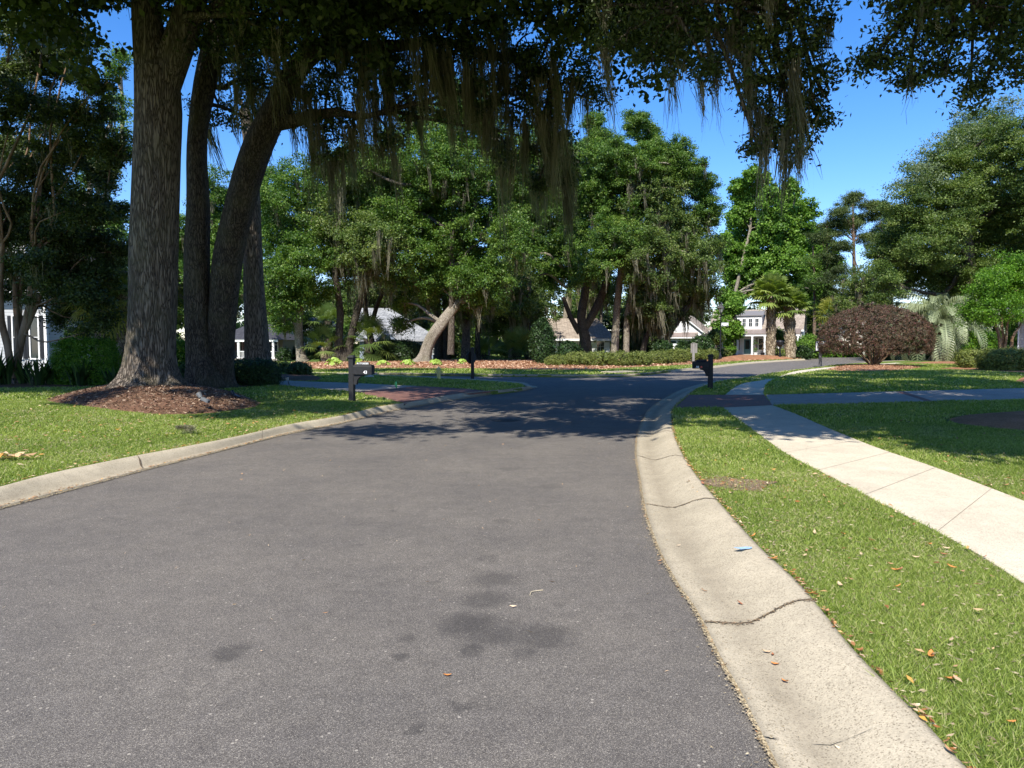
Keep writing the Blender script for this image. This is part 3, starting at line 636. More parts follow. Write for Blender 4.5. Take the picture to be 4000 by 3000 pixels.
# sandy grit along the seam of asphalt and gutter, debris in the gutter joints, thatch in the turf
GRIT = foliage_mat('sandy_grit', [(.16, .12, .07), (.3, .235, .14), (.42, .34, .21), (.55, .46, .3)], trans=0)
build_litter([litter(26000, along(frR, bkR, -.012, .016, 9, 40), .014, zc(.008), 31, ratio=.7, curl=.2), litter(3500, along(frR, bkR, .02, .12, 9, 34), .018, zc(.012), 32, ratio=.18, curl=.2), litter(9000, along(frL, bkL, -.06, .03, 22, 60), .02, zc(.004), 33, ratio=.5, curl=.2)], 'pale sandy grit and needles along the seams of road and gutter', 'grit', GRIT)
def jointlit(s, n, sd):
    f_ = lambda x, A: np.stack([np.interp(x, dr, A[:, 0]), np.interp(x, dr, A[:, 1])], 1)
    x = s + rng.normal(0, .012, n); t = rng.random(n); a, b = f_(x, frR), f_(x, bkR); p = a * (1 - t[:, None]) + b * t[:, None]
    z = np.interp(t, [q[0] for q in profR[1:-1]], [q[1] for q in profR[1:-1]]); r = np.random.default_rng(sd); an = r.uniform(0, 6.28, n); L = .016 * r.uniform(.4, 1.6, n); V = np.zeros((n, 4, 3)); tt = np.stack([np.cos(an), np.sin(an)], 1); bb = np.stack([-tt[:, 1], tt[:, 0]], 1)
    for i, (u_, w_) in enumerate(((-.5, 0), (0, -.5), (.5, 0), (0, .5))): V[:, i, :2] = p + tt * (L * u_)[:, None] + bb * (L * w_ * .45)[:, None]
    V[:, :, 2] = z[:, None] + .008; return V.reshape(-1, 3), np.repeat(r.random(n), 4)
build_litter([jointlit(s0 + 3 * k, 260, 40 + k) for k in range(2, 9)], 'brown leaf crumbs packed in the joints of the right gutter', 'joint_debris', foliage_mat('joint_crumb', [(.09, .065, .04), (.2, .15, .09), (.3, .2, .11), (.42, .34, .22)], trans=0))
build_litter([litter(15000, in_poly(polyR, (1, 6.5), (2.2, 8.5), exR), .03, zc(ZL + .004), 34, ratio=.09, curl=.4, thi=.75), litter(7000, in_poly(polyL, (-12, -2), (7, 17), exL), .045, zc(ZL + .004), 35, ratio=.1, curl=.4, thi=.75)], 'straw coloured thatch lying in the mown turf', 'thatch', GRIT)
bp = [(pc[0] + (.42 + .1 * math.sin(3 * a) + .05 * math.sin(7 * a)) * math.cos(a), pc[1] + (.36 + .08 * math.sin(4 * a + 1) + .04 * math.sin(9 * a)) * math.sin(a)) for a in np.linspace(0, 2 * math.pi, 40, False)]
struct(sheet('bare_patch', bp, ZL + .004, DIRT))
rr_ = np.random.default_rng(5)
pv = [p for p in in_poly(polyR, (1.8, 6), (2.6, 8), exR)(rr_, 420)]
drop(95, pv, ZL + .022, 'dry leaves lying on the right verge', 'dry curled brown leaf lying in the grass of the right verge')
pk = [p for p in along(frR, bkR, 1.0, .015, 10, 24)(rr_, 60)]
drop(45, pk, .15, 'dry leaves along the grass edge of the right kerb', 'dry brown leaf caught where the right kerb meets the grass')
pg = [G(u, v, 0)[:2] for u, v in ((2750, 2318), (2882, 2328), (3036, 2340), (2898, 2373), (3018, 2572), (3028, 2608), (2828, 2612), (2992, 2560), (2760, 1990), (3066, 2677), (3280, 2945), (2650, 2140))]
drop(12, pg, .02, 'dry leaves lying in the right gutter', 'small orange brown leaf lying on the concrete of the right gutter', (.45, .8))
fl = G(2672, 1937, .03); 
gl = mesh_np('fallen_leaf', LV, LF_, 4, plain('green_leaf', (.06, .12, .03), .5), smooth=True); gl.location = (fl[0], fl[1], .03); gl.scale = (.6, .6, .6); tag(gl, 'dark green fallen leaf lying in the right gutter', 'leaf')
gd = G(1546, 1522, ZP); gl2 = mesh_np('fallen_leaf', np.array(LV) * 3.2, LF_, 4, plain('lime_leaf', (.15, .6, .18), .5), smooth=True); gl2.location = (gd[0], gd[1], ZP + .16); gl2.rotation_euler = (0, R(80), R(70)); tag(gl2, 'bright green leaf standing on the brick apron of the left driveway', 'leaf')
oc = G(1748, 2642, 0); ol = bpy.data.objects.new('fallen_leaf', protos[2]); link(ol); ol.location = (oc[0], oc[1], .006); ol.scale = (.5, .5, .5); tag(ol, 'tiny orange leaf alone on the asphalt', 'leaf')
tw = G(2075, 2318, 0); MB().tube([(tw[0] - .01, tw[1] - .05, .006), (tw[0], tw[1], .012), (tw[0] + .03, tw[1] + .03, .008), (tw[0] + .08, tw[1] + .05, .006)], .003, 5).build('twig', plain('twig_pale', (.5, .42, .28), .8)); tag(bpy.data.objects['twig'], 'thin bent straw coloured twig lying on the asphalt', 'twig')
rk = G(1012, 1652 + 0, ZL)
# ================================================================ TREES: machinery
def nrm(a): return a / (np.linalg.norm(a, axis=-1, keepdims=True) + 1e-9)
def clusters(blobs, per_area=.55, seed=0, inner=.35, zmin=None):
    """leaf-clump centres over and inside ellipsoid blobs [(c, r or (rx,ry,rz)), ...] -> centres, outward dirs"""
    r = np.random.default_rng(seed); C = []; D = []
    for c, rad in blobs:
        rad = np.array((rad,) * 3 if not hasattr(rad, '__len__') else rad, float); area = 4 * math.pi * ((rad[0] * rad[1] + rad[1] * rad[2] + rad[0] * rad[2]) / 3)
        n = max(5, int(area * per_area)); d = nrm(r.normal(size=(n, 3)))
        s = np.where(r.random(n) < inner, r.uniform(.35, .85, n), r.uniform(.82, 1.08, n))
        s *= 1 + .24 * np.sin(d[:, 0] * 5 + c[0]) * np.sin(d[:, 1] * 5 + c[1]) + .16 * np.sin(d[:, 2] * 7 + c[2] + d[:, 0] * 4)
        C.append(np.array(c) + d * s[:, None] * rad); D.append(d)
    C = np.concatenate(C); D = np.concatenate(D)
    if zmin is not None: k = C[:, 2] > zmin; C = C[k]; D = D[k]
    return C, D
def leafset(C, D, crad, per, size, seed=0, flat=.6, up=.5, out=.5, ratio=.5, tvar=.22, tmid=.42, droop=0):
    r = np.random.default_rng(seed); n = len(C) * per; i = np.repeat(np.arange(len(C)), per)
    cs = crad * r.uniform(.6, 1.35, len(C)); off = r.normal(size=(n, 3)) * .55; off *= (cs[i])[:, None]; off[:, 2] *= flat
    p = C[i] + off; nn = nrm(r.normal(size=(n, 3)) * .8 + D[i] * out + np.array([0, 0, up]))
    t = nrm(np.cross(nn, r.normal(size=(n, 3)))); t[:, 2] -= droop; t = nrm(t); b = nrm(np.cross(nn, t))
    L = (size * r.uniform(.6, 1.35, n))[:, None]; W = L * ratio
    V = np.empty((n, 4, 3)); V[:, 0] = p - t * L * .5; V[:, 1] = p + b * W * .5 + t * L * .08; V[:, 2] = p + t * L * .5; V[:, 3] = p - b * W * .5 + t * L * .08
    ct = r.normal(tmid, tvar * .6, len(C)); T = np.clip(ct[i] + r.normal(0, tvar, n), 0, 1)
    return V.reshape(-1, 3), np.repeat(T, 4)
def strands(base, n_per, length, seed=0, spread=.16, width=.02, seg=5, sway=.06):
    """hanging moss: thin tapering ribbons below each base point"""
    r = np.random.default_rng(seed); i = np.repeat(np.arange(len(base)), n_per); n = len(i)
    Lc = length * r.uniform(.35, 1.3, len(base)); dist = np.abs(r.normal(0, 1, n)); ang = r.uniform(0, 6.283, n)
    L = Lc[i] * r.uniform(.25, 1.0, n) * np.exp(-.25 * dist)
    p = base[i].copy(); p[:, 0] += np.cos(ang) * dist * spread; p[:, 1] += np.sin(ang) * dist * spread; p[:, 2] -= r.uniform(0, .35, n) * Lc[i] * .5
    a = r.uniform(0, 3.14, n); wd = np.stack([np.cos(a), np.sin(a), 0 * a], 1); w = width * r.uniform(.5, 1.4, n)
    dx = r.normal(0, sway, (n, 2)); cdx = r.normal(.05, .07, (len(base), 2))[i]; ph = r.uniform(0, 6.28, (n, 2)); V = np.empty((n, seg + 1, 2, 3))
    for k in range(seg + 1):
        t = k / seg; q = p.copy(); q[:, 2] -= L * t
        pull = -np.cos(ang)[:, None], -np.sin(ang)[:, None]
        q[:, 0] += (dx[:, 0] + cdx[:, 0]) * t * L + .04 * t * np.sin(ph[:, 0] + t * 9) - np.cos(ang) * dist * spread * .55 * t
        q[:, 1] += (dx[:, 1] + cdx[:, 1]) * t * L + .04 * t * np.sin(ph[:, 1] + t * 8) - np.sin(ang) * dist * spread * .55 * t
        ww = (w * (1 - .8 * t) * (.8 + .5 * np.sin(ph[:, 0] + k * 2.1)))[:, None]
        V[:, k, 0] = q - wd * ww; V[:, k, 1] = q + wd * ww
    idx = np.arange(n * (seg + 1) * 2).reshape(n, seg + 1, 2); Fc = np.stack([idx[:, :-1, 0], idx[:, :-1, 1], idx[:, 1:, 1], idx[:, 1:, 0]], -1)
    ct = r.normal(.42, .15, len(base)); T = np.clip(ct[i] + r.normal(0, .16, n), 0, 1)
    return V.reshape(-1, 3), Fc.reshape(-1), np.repeat(T, (seg + 1) * 2)
def limb_mesh(paths, nseg=10, rough=.05, ridge=0, step=.35, flare=0, lobes=7, fdec=.32):
    """paths: [(pts, radii)] smooth tapered tubes with bumpy sections -> verts, quads"""
    V = []; Fc = []; base = 0
    for pi, (pts, rad) in enumerate(paths):
        c = catmull([(*p, q) for p, q in zip(pts, rad)], step); q = c[:, :3]; rr = np.maximum(c[:, 3], .004); n = len(q)
        T = nrm(np.gradient(q, axis=0)); a = np.cross(T[0], [0.3, .2, .9] if abs(T[0][2]) < .8 else [1, 0, 0]); a /= np.linalg.norm(a)
        th = np.arange(nseg) / nseg * 2 * math.pi
        for j in range(n):
            a = a - T[j] * a.dot(T[j]); a /= np.linalg.norm(a); b = np.cross(T[j], a)
            h = q[j][2] - q[0][2]; wob = 1 + rough * (np.sin(3 * th + j * .35 + pi) + .7 * np.sin(5 * th - j * .23 + 2) + .6 * np.sin(2 * th + j * .6)) + ridge * np.sin(lobes * th + .25 * math.sin(j * .4)) * (np.exp(-h / .5) * 1.2 + .1)
            if flare and pts[0][2] < 1.2: wob = wob * (1 + flare * math.exp(-h / fdec) * (1 + .45 * np.sin(lobes * th + 1.1) + .25 * np.sin(3 * th + .4)))
            ring = q[j] + rr[j] * wob[:, None] * (np.cos(th)[:, None] * a + np.sin(th)[:, None] * b); V.append(ring)
        for j in range(n - 1):
            for i in range(nseg):
                k = (i + 1) % nseg; Fc += [base + j * nseg + i, base + j * nseg + k, base + (j + 1) * nseg + k, base + (j + 1) * nseg + i]
        base += n * nseg
    return np.concatenate(V), Fc
def auto_limbs(joints, blobs, r0, seed=0, sub=3):
    """from the nearest trunk joint to each blob's middle, then a few twigs on to its skin"""
    r = np.random.default_rng(seed); out = []; J = np.array([j[:3] for j in joints])
    for c, rad in blobs:
        c = np.array(c, float); rad = np.array((rad,) * 3 if not hasattr(rad, '__len__') else rad, float)
        low = J[:, 2] < c[2] + .5; d = np.linalg.norm(J - c, axis=1) + np.where(low, 0, 50); s = J[d.argmin()]
        L = np.linalg.norm(c - s); m = (s + c) / 2 + r.normal(0, .09 * L, 3); m[2] += .08 * L
        rr = r0 * min(1.2, .45 + L / 14); out.append(([s, s * .6 + m * .4 + r.normal(0, .04 * L, 3), m, c], [rr, rr * .85, rr * .65, rr * .35]))
        for k in range(sub):
            e = c + nrm(r.normal(size=3)) * rad * .85; mm = (m * .3 + c * .7); out.append(([mm, (mm + e) / 2 + r.normal(0, .1 * rad.mean(), 3), e], [rr * .4, rr * .22, .012]))
    return out
def oak(name, label, base, trunks, blobs, bark, leaf, group=None, cat='tree', size=.14, per=90, crad=.5, dens=.5, moss=0, mossL=1.4, seed=1, flare=0, ridge=0, nseg=14, limb_r=.16, rough=.04, zmin=2.2, joints=None,
        limbs=True, moss_w=.02, moss_n=26, extra=None, ratio=.5, flat=.6, up=.5, out=.5, inner=.35, tstep=.35, mspread=.16, msel=None, sub=3, tmid=.42, lobes=7, shade_blobs=None):
    ks = YS[0] ** .9; size *= ks * (.74 if ks > 1.15 else 1); crad *= ks * (.8 if ks > 1.15 else 1); dens *= (1.7 if ks > 1.15 else 1) / ks ** 1.3; per = int(per * (2.2 if ks > 1.15 else 1)); inner = .5 if ks > 1.15 else inner; limb_r *= ks; moss_w *= ks; mspread *= ks; mossL *= ks; YS[0] = 1.0
    root = thing(name, label, cat, base, 0, group); off = base
    V, Fc = limb_mesh(trunks, nseg, rough, ridge, tstep, flare, lobes, .55 if flare > .5 else .32); mesh_np('trunk', V, Fc, 4, bark, root, smooth=True, off=off)
    if joints is None: joints = [p for t in trunks for p in catmull(t[0], .8)[int(len(catmull(t[0], .8)) * .45):]]
    if limbs:
        V, Fc = limb_mesh(auto_limbs(joints, blobs, limb_r, seed, sub) + (extra or []), 6, .04, step=.6); mesh_np('branches', V, Fc, 4, bark, root, smooth=True, off=off)
    C, D = clusters(blobs, dens, seed, inner, zmin); V, T = leafset(C, D, crad, per, size, seed + 1, ratio=ratio, flat=flat, up=up, out=out, tmid=tmid)
    if shade_blobs:
        C2, D2 = clusters(shade_blobs, 1.5, seed + 5, .5, zmin); V2, T2 = leafset(C2, D2, .6, 80, .22, seed + 6, ratio=.65); V = np.concatenate([V, V2]); T = np.concatenate([T, T2])
    mesh_np('crown', V, np.arange(len(V)), 4, leaf, root, tint=T, off=off)
    if moss:
        r = np.random.default_rng(seed + 9); k = r.random(len(C)) < moss; k &= D[:, 2] < .45
        if msel is not None: k &= msel(C)
        B = C[k]; 
        if len(B): V, Fc, T = strands(B, moss_n, mossL, seed + 3, width=moss_w, spread=mspread); mesh_np('hanging_moss', V, Fc, 4, MOSS, root, tint=T, off=off)
    return root
YS = [1.0]
def gy(v, z=ZL): return G(2000, v, z)[1]
def ysc(v, Y): YS[0] = gy(v) / Y
def blob(u, v, rpx, Y, ry=None, sq=1.0):
    """a leafy mass seen at u,v with the radius rpx, Y metres ahead"""
    Y *= YS[0]; r = rpx * Y / F; return (P(u, v, Y), (r, r * (ry or 1), r * sq))
def trk(pts, Y0, dY=0, foot=False):
    """[(u, v, half width px)] -> a trunk path at distance Y0 (leaning dY from foot to top)"""
    n = len(pts); out = []; rad = []
    for i, (u, v, w) in enumerate(pts):
        Y = (Y0 + dY * i / (n - 1)) * YS[0]; out.append(P(u, v, Y)); rad.append(w * Y / F)
    if foot and out[0][2] > ZL: out.insert(0, (out[0][0], out[0][1], ZL - .05)); rad.insert(0, rad[0] * 1.08)
    return out, rad
# shade(x, y, h): where a leaf mass must hang, h metres up, to shade the ground at x, y
def shade(x, y, h, r, sq=.6):
    k = h / math.tan(R(SUN_EL)); return ((x - math.sin(R(SUN_AZ)) * k, y - math.cos(R(SUN_AZ)) * k, h), (r, r, r * sq))

# ---------------------------------------------------------------- 1 the big oak on its mulch mound
b1 = (*t1c, ZL + .3)
Y1 = 21.3
tr1 = trk([(592, 1535, 100), (590, 1470, 84), (590, 1380, 82), (598, 1200, 85), (600, 1000, 87), (606, 800, 86), (612, 600, 85), (618, 430, 84), (612, 280, 78)], Y1)
tr1a = trk([(612, 380, 70), (590, 200, 62), (572, 50, 52), (556, -120, 46), (500, -380, 38)], Y1)
tr1b = trk([(625, 380, 60), (690, 190, 58), (745, 20, 52), (790, -150, 46), (900, -420, 38)], Y1)
sb1 = [((-13.5, 20, 13), 3), ((-11, 17, 14.5), 3.2), ((-8, 21.5, 14.5), 3.2), ((-5.5, 17.5, 14), 3.2), ((-2.8, 13.2, 13.0), (3.2, 3, 1.8)), ((.6, 14.5, 12.5), (3, 3, 1.6)), ((-4.5, 22, 12.5), 2.4),
       ((-12, 13.5, 14.5), (3, 3, 1.6)), ((-16.5, 16.5, 14), (3, 3, 2)), ((-1.5, 19.5, 13), (2.6, 3, 2))]
bl1 = [blob(830, 120, 120, 21.5), blob(980, 60, 130, 20.5, 1.2), blob(1150, 60, 150, 20.5, 1.2)]
for i_ in range(44): sb1.append(shade(-10 - 2.2 * (i_ % 12) + rng.uniform(-.6, .6), 25 + 3.0 * (i_ // 12) + rng.uniform(-.6, .6), 16.5 + rng.uniform(0, 1.5), 2.1))
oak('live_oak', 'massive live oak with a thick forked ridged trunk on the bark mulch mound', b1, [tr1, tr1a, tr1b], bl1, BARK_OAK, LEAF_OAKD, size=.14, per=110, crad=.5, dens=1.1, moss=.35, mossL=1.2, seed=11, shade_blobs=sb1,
    flare=.62, ridge=.05, nseg=72, limb_r=.26, rough=.018, tstep=.12, lobes=6, moss_n=30, joints=[*catmull(tr1a[0], .8)[2:], *catmull(tr1b[0], .8)[2:]])
rs = random.Random(12); street_shade = []
for yt in np.arange(14.5, 47, 2.6):
    for xt in np.arange(-11 if yt > 18.8 else (-6.5 if yt > 16.8 else -3), 13 if yt > 30 else 6.5, 2.7):
        if rs.random() < .27: continue
        h = max(10, (1.65 + .482 * yt) / 1.45 + 1.2) + rs.uniform(0, 1.5); street_shade.append(shade(xt + rs.uniform(-.8, .8), yt + rs.uniform(-.8, .8), h, rs.uniform(1.0, 1.75)))
# ---------------------------------------------------------------- 2 dark upright trunk
Y2 = 25.5
tr2 = trk([(795, 1470, 66), (782, 1380, 52), (772, 1200, 47), (770, 1000, 46), (775, 800, 42), (768, 640, 38), (772, 500, 36), (800, 330, 40), (835, 180, 42), (870, 20, 46), (900, -120, 40)], Y2, foot=True)
tr2b = trk([(835, 190, 30), (925, 70, 30), (980, -60, 26)], Y2)
bl2 = [blob(960, 250, 130, 26), blob(860, 420, 90, 27), blob(1060, 330, 120, 25), blob(980, 470, 90, 27), blob(880, 100, 100, 27), blob(1150, 200, 130, 24.5), blob(1300, 90, 150, 24), blob(1020, -150, 190, 24), blob(1300, -170, 220, 22), blob(700, -150, 200, 25)]
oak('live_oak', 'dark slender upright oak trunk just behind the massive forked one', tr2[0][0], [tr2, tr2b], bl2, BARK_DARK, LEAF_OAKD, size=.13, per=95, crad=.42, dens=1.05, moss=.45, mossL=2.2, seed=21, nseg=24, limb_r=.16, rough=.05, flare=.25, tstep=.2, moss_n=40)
# ---------------------------------------------------------------- 3 leaning mossy trunk reaching over the street
Y3 = 26.0
tr3 = trk([(850, 1470, 62), (858, 1380, 54), (872, 1200, 52), (893, 1000, 54), (925, 850, 54), (965, 690, 56), (1010, 560, 55), (1060, 460, 50), (1110, 360, 44), (1160, 270, 40), (1230, 200, 36), (1330, 150, 30)], Y3, -2, foot=True)
tr3b = trk([(1060, 480, 34), (1150, 470, 26), (1240, 452, 21), (1310, 440, 17), (1420, 455, 12), (1520, 430, 8)], 25, -1.5)
tr3c = trk([(1230, 200, 32), (1400, 190, 26), (1560, 180, 22), (1700, 160, 18), (1850, 190, 13), (2000, 230, 9), (2150, 330, 5)], 24, -1)
tr3d = trk([(1330, 150, 26), (1480, 60, 22), (1640, -40, 18), (1850, -90, 14)], 24, -3)
bl3 = [blob(u, v, r, Y, 1.1) for u, v, r, Y in ((1290, 330, 120, 24.5), (1380, 260, 130, 24), (1450, 130, 140, 23.5), (1530, 300, 130, 24), (1620, 180, 140, 23), (1700, 60, 150, 22.5), (1640, 360, 90, 24), (1800, 220, 140, 23), (1880, 80, 140, 22.5), (1960, 280, 120, 23.5), (1900, 400, 110, 24),
        (2060, 130, 140, 22.5), (2080, 420, 120, 24), (2130, 280, 120, 23), (2230, 200, 100, 22.5), (2270, 320, 90, 23.5), (2190, 470, 90, 24), (2180, 560, 70, 24.5), (2030, 530, 90, 24.5), (2180, 80, 80, 22), (1310, 560, 70, 24.5), (1400, 500, 60, 24.5), (2080, 640, 70, 25), (1950, 600, 60, 25), (1250, 480, 50, 24.5), (2220, 640, 35, 25), (2320, 390, 45, 24), (1560, 420, 80, 24.5), (1700, 440, 70, 24.5), (1330, 480, 60, 24.5), (1290, 620, 30, 24.5), (1790, 420, 70, 24.5), (2100, 720, 35, 25), (2190, 700, 30, 25), (1520, 560, 30, 24.5))]
sb3 = [blob(1500, -150, 200, 21), blob(1850, -180, 220, 21), (( -1.5, 17, 11.2), (3, 3, 1.4)), ((1.6, 18, 11.6), (3, 3, 1.5)), ((3.8, 21, 11.5), (2.6, 3, 1.6))]
sb3 += street_shade
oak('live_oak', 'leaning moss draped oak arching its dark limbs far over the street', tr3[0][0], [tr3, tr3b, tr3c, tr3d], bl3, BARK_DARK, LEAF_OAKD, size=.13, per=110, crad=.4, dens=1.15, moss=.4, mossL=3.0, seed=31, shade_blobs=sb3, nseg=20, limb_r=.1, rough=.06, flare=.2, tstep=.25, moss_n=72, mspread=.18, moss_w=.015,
    joints=[*catmull(tr3c[0], .8), *catmull(tr3b[0], .8), *catmull(tr3d[0], .8), *catmull(tr3[0], .8)[-4:]], sub=4)
# ---------------------------------------------------------------- 4 furrowed trunk behind
Y4 = 31
tr4 = trk([(1018, 1470, 62), (1008, 1400, 50), (1000, 1250, 42), (992, 1100, 37), (988, 950, 34), (985, 800, 31), (980, 650, 28), (975, 540, 25), (955, 430, 20)], Y4, foot=True)
bl4 = [blob(930, 330, 80, 32), blob(1010, 260, 80, 32), blob(880, 250, 70, 32), blob(960, 130, 110, 32)]
oak('live_oak', 'straight furrowed oak trunk with a sunlit band, behind the leaning trunk', tr4[0][0], [tr4], bl4, BARK_OAK, LEAF_OAKD, size=.12, per=80, seed=41, nseg=32, limb_r=.1, moss=.4, mossL=1.6, flare=.35, tstep=.25, ridge=.03)

# ---------------------------------------------------------------- 5 oak standing right of the frame, its boughs reach in overhead
tr5 = [((c3[0], c3[1], .15), (c3[0] - .05, c3[1], 2), (c3[0] - .3, c3[1] - .2, 4.5), (c3[0] - 1.2, c3[1] - .5, 7), (c3[0] - 2.8, c3[1] - .8, 9)), (.55, .46, .42, .34, .24)]
br5 = [P(3300, -260, 12.8), P(3000, -120, 12.8), P(2800, -40, 12.8), P(2650, 40, 13)]
bl5 = []; sb5 = []
for u, v, r, Y in ((2700, 60, 90, 13), (2820, 100, 110, 13.2), (2950, 60, 120, 12.8), (2880, 230, 110, 13.2), (3010, 200, 120, 13), (3130, 100, 110, 12.8), (3180, 240, 80, 12.8), (3200, 350, 75, 13), (3060, 330, 100, 13.2), (2960, 400, 80, 13.2), (3090, 440, 90, 13.2), (3180, 450, 60, 13.2), (3000, 520, 55, 13.4), (3100, 560, 55, 13.4), (2960, 580, 35, 13.5), (2480, 30, 100, 13.5), (2560, 120, 90, 13.5), (2420, 150, 70, 13.8), (2640, 220, 60, 13.2), (2520, 240, 50, 13.5), (2350, 20, 70, 14), (2760, 260, 60, 13), (3160, 20, 70, 12.8)):
    bl5.append(blob(u, v, r, Y, 1.3))
for x, y, h, r in ((5.5, 24, 11.5, 2.3), (8.5, 22, 10, 2.4), (11, 17.5, 9.5, 2.3), (10.5, 20.5, 10.5, 2.2), (14, 21, 10, 2.6), (13.5, 26, 11, 2.6), (17, 24, 10, 2.8), (9, 27, 12, 2.4), (19, 29, 11, 2.8), (2.5, 15.5, 9, 1.6), (5, 17.5, 9.5, 1.7), (12.5, 15.5, 9.5, 2.2)):
    sb5.append(shade(x, y, h, r))
# ---------------------------------------------------------------- 6 second overhanging crown, top right
sb6 = []; bl6 = [blob(u, v, r, Y, 1.3) for u, v, r, Y in ((3490, 50, 90, 11), (3600, 60, 130, 11), (3450, 190, 75, 11.2), (3560, 200, 110, 11.2), (3700, 180, 110, 11), (3800, 60, 140, 10.8), (3900, 180, 120, 10.8), (3980, 300, 70, 11), (3860, 310, 70, 11.2), (3560, 310, 30, 11.3), (3790, 370, 35, 11.3), (3680, 290, 50, 11.2), (3990, 80, 120, 10.6), (3400, 250, 30, 11.2))]
for x, y, h, r in ((7.2, 11.5, 8, 1.2), (8.6, 12.2, 8, 1.3), (6.8, 14, 8.5, 1.3), (12, 10.8, 8.5, 1.4), (11.5, 15.5, 9, 1.9), (14, 14.5, 9, 2), (7.5, 19, 9.5, 1.8), (8, 13.4, 8, 1.7), (10.5, 13.8, 8.5, 1.9), (12.5, 12.6, 8.5, 1.9), (7.2, 16, 8.5, 1.6), (9.8, 11.2, 8, 1.25), (13, 17.5, 9.5, 2), (16, 16, 9, 2.2), (9.5, 17.5, 9.5, 1.8)):
    sb6.append(shade(x, y, h, r))
for yt in np.arange(9.2, 17, 1.9):
    for xt in np.arange(4.0 + max(0, 12.6 - yt) * 1.0, 15, 2.0):
        if rs.random() < .3: continue
        sb6.append(shade(xt + rs.uniform(-.5, .5), yt + rs.uniform(-.5, .5), 8.6 + rs.uniform(0, 1.2), rs.uniform(.9, 1.4)))
for yt in np.arange(18, 46, 2.8):
    for xt in np.arange(8 + max(0, yt - 30) * .3, 9 + yt * .72, 2.9):
        if rs.random() < .34: continue
        sb5.append(shade(xt + rs.uniform(-.8, .8), yt + rs.uniform(-.8, .8), max(10, (1.65 + .482 * yt) / 1.45 + 1.2), rs.uniform(1.3, 2)))
tr6 = [((14.5, 6.5, .12), (14.3, 6.6, 3), (13.4, 7.2, 5.6), (11.8, 8.0, 7.6), (10, 8.6, 8.6)), (.4, .34, .28, .2, .14)]
br6 = [(10, 8.6, 8.6), P(4000, -150, 10.9), P(3800, -40, 10.9), P(3600, 20, 11)]
oak('live_oak', 'oak outside the top right corner with small dark oval leaves against the blue sky', (14.5, 6.5, .12), [tr6, (br6, (.13, .09, .06, .03))], bl6, BARK_OAK, LEAF_OAKD, size=.085, per=95, crad=.28, dens=3.4, shade_blobs=sb6, moss=.05, mossL=.8, seed=61, limb_r=.07, moss_n=24, moss_w=.008, mspread=.06,
    joints=[*catmull(br6[1:], .6), (9, 9, 9.5)], ratio=.45, sub=5, zmin=3)

oak('live_oak', 'oak whose moss hung boughs dangle at the top above the distant white house', (*c3, .2), [tr5, ([br5[0], br5[1], br5[2], br5[3]], (.16, .12, .08, .04)), ((tr5[0][-1], P(3500, -500, 12.9), br5[0]), (.24, .2, .16))], bl5, BARK_OAK, LEAF_OAKD, size=.095, per=100, crad=.27, dens=3.4, moss=.2, mossL=1.5, seed=51, shade_blobs=sb5, limb_r=.09,
    moss_n=60, moss_w=.012, mspread=.1, joints=[*catmull(br5, .6), (2.8, 12.8, 10.5), (1.5, 13.2, 10)], ratio=.42, sub=5, zmin=3.2)
# ================================================================ BACKGROUND TREES
def bs(L_, Y, dy=0, ry=None, sq=1.0, seed=3):
    r = random.Random(seed); return [blob(u, v, q * 1.1, Y + r.uniform(-dy, dy), ry, sq) for u, v, q in L_]
# pale green tree with the whitish trunk, left of the leaning one
ysc(1415, 39)
oak('live_oak', 'light green oak with a whitish trunk beside the small palmettos', G(1178, 1415, ZL), [trk([(1182, 1418, 22), (1172, 1370, 17), (1166, 1300, 16), (1172, 1200, 13), (1190, 1080, 10), (1200, 950, 8)], 39), trk([(1166, 1290, 9), (1130, 1220, 8), (1080, 1120, 6)], 39)],
    bs([(1080, 790, 90), (1180, 720, 100), (1290, 740, 80), (1110, 920, 100), (1230, 880, 110), (1090, 1060, 90), (1190, 1020, 90), (1270, 1010, 70), (1140, 1170, 75), (1230, 1130, 60), (1070, 1190, 50), (1100, 1260, 35)], 39, 2), BARK_PALE, LEAF_OAK,
    size=.17, per=75, crad=.5, dens=1.0, moss=.1, mossL=1.5, seed=71, moss_w=.025, limb_r=.12, flare=.3, tstep=.4)
ysc(1415, 43)
oak('live_oak', 'oak with twin dark leaning trunks behind the palmettos and the grey roofed house', G(1335, 1415, ZL), [trk([(1330, 1412, 26), (1322, 1330, 17), (1330, 1230, 14), (1318, 1130, 12), (1300, 1000, 9)], 43), trk([(1355, 1412, 24), (1370, 1320, 14), (1400, 1200, 14), (1440, 1080, 11), (1470, 980, 8)], 43), trk([(1465, 1410, 20), (1442, 1290, 11), (1425, 1180, 9), (1430, 1080, 7)], 45), trk([(1445, 1300, 9), (1470, 1200, 9), (1500, 1130, 7)], 45)],
    bs([(1380, 720, 100), (1470, 690, 90), (1360, 850, 110), (1470, 830, 110), (1320, 960, 80), (1420, 950, 110), (1500, 960, 90), (1350, 1060, 50), (1450, 1040, 70), (1530, 1050, 60)], 43, 2.5), BARK_DARK, LEAF_OLIVE,
    size=.18, per=75, crad=.5, dens=1.0, moss=.28, mossL=2, seed=72, moss_w=.03, limb_r=.14, flare=.25, tstep=.5)
ysc(1417, 44)
ln = trk([(1652, 1418, 31), (1660, 1385, 25), (1682, 1325, 23), (1728, 1262, 21), (1776, 1202, 18), (1826, 1160, 14), (1890, 1110, 12), (1940, 1050, 9)], 44)
ysc(1415, 44)
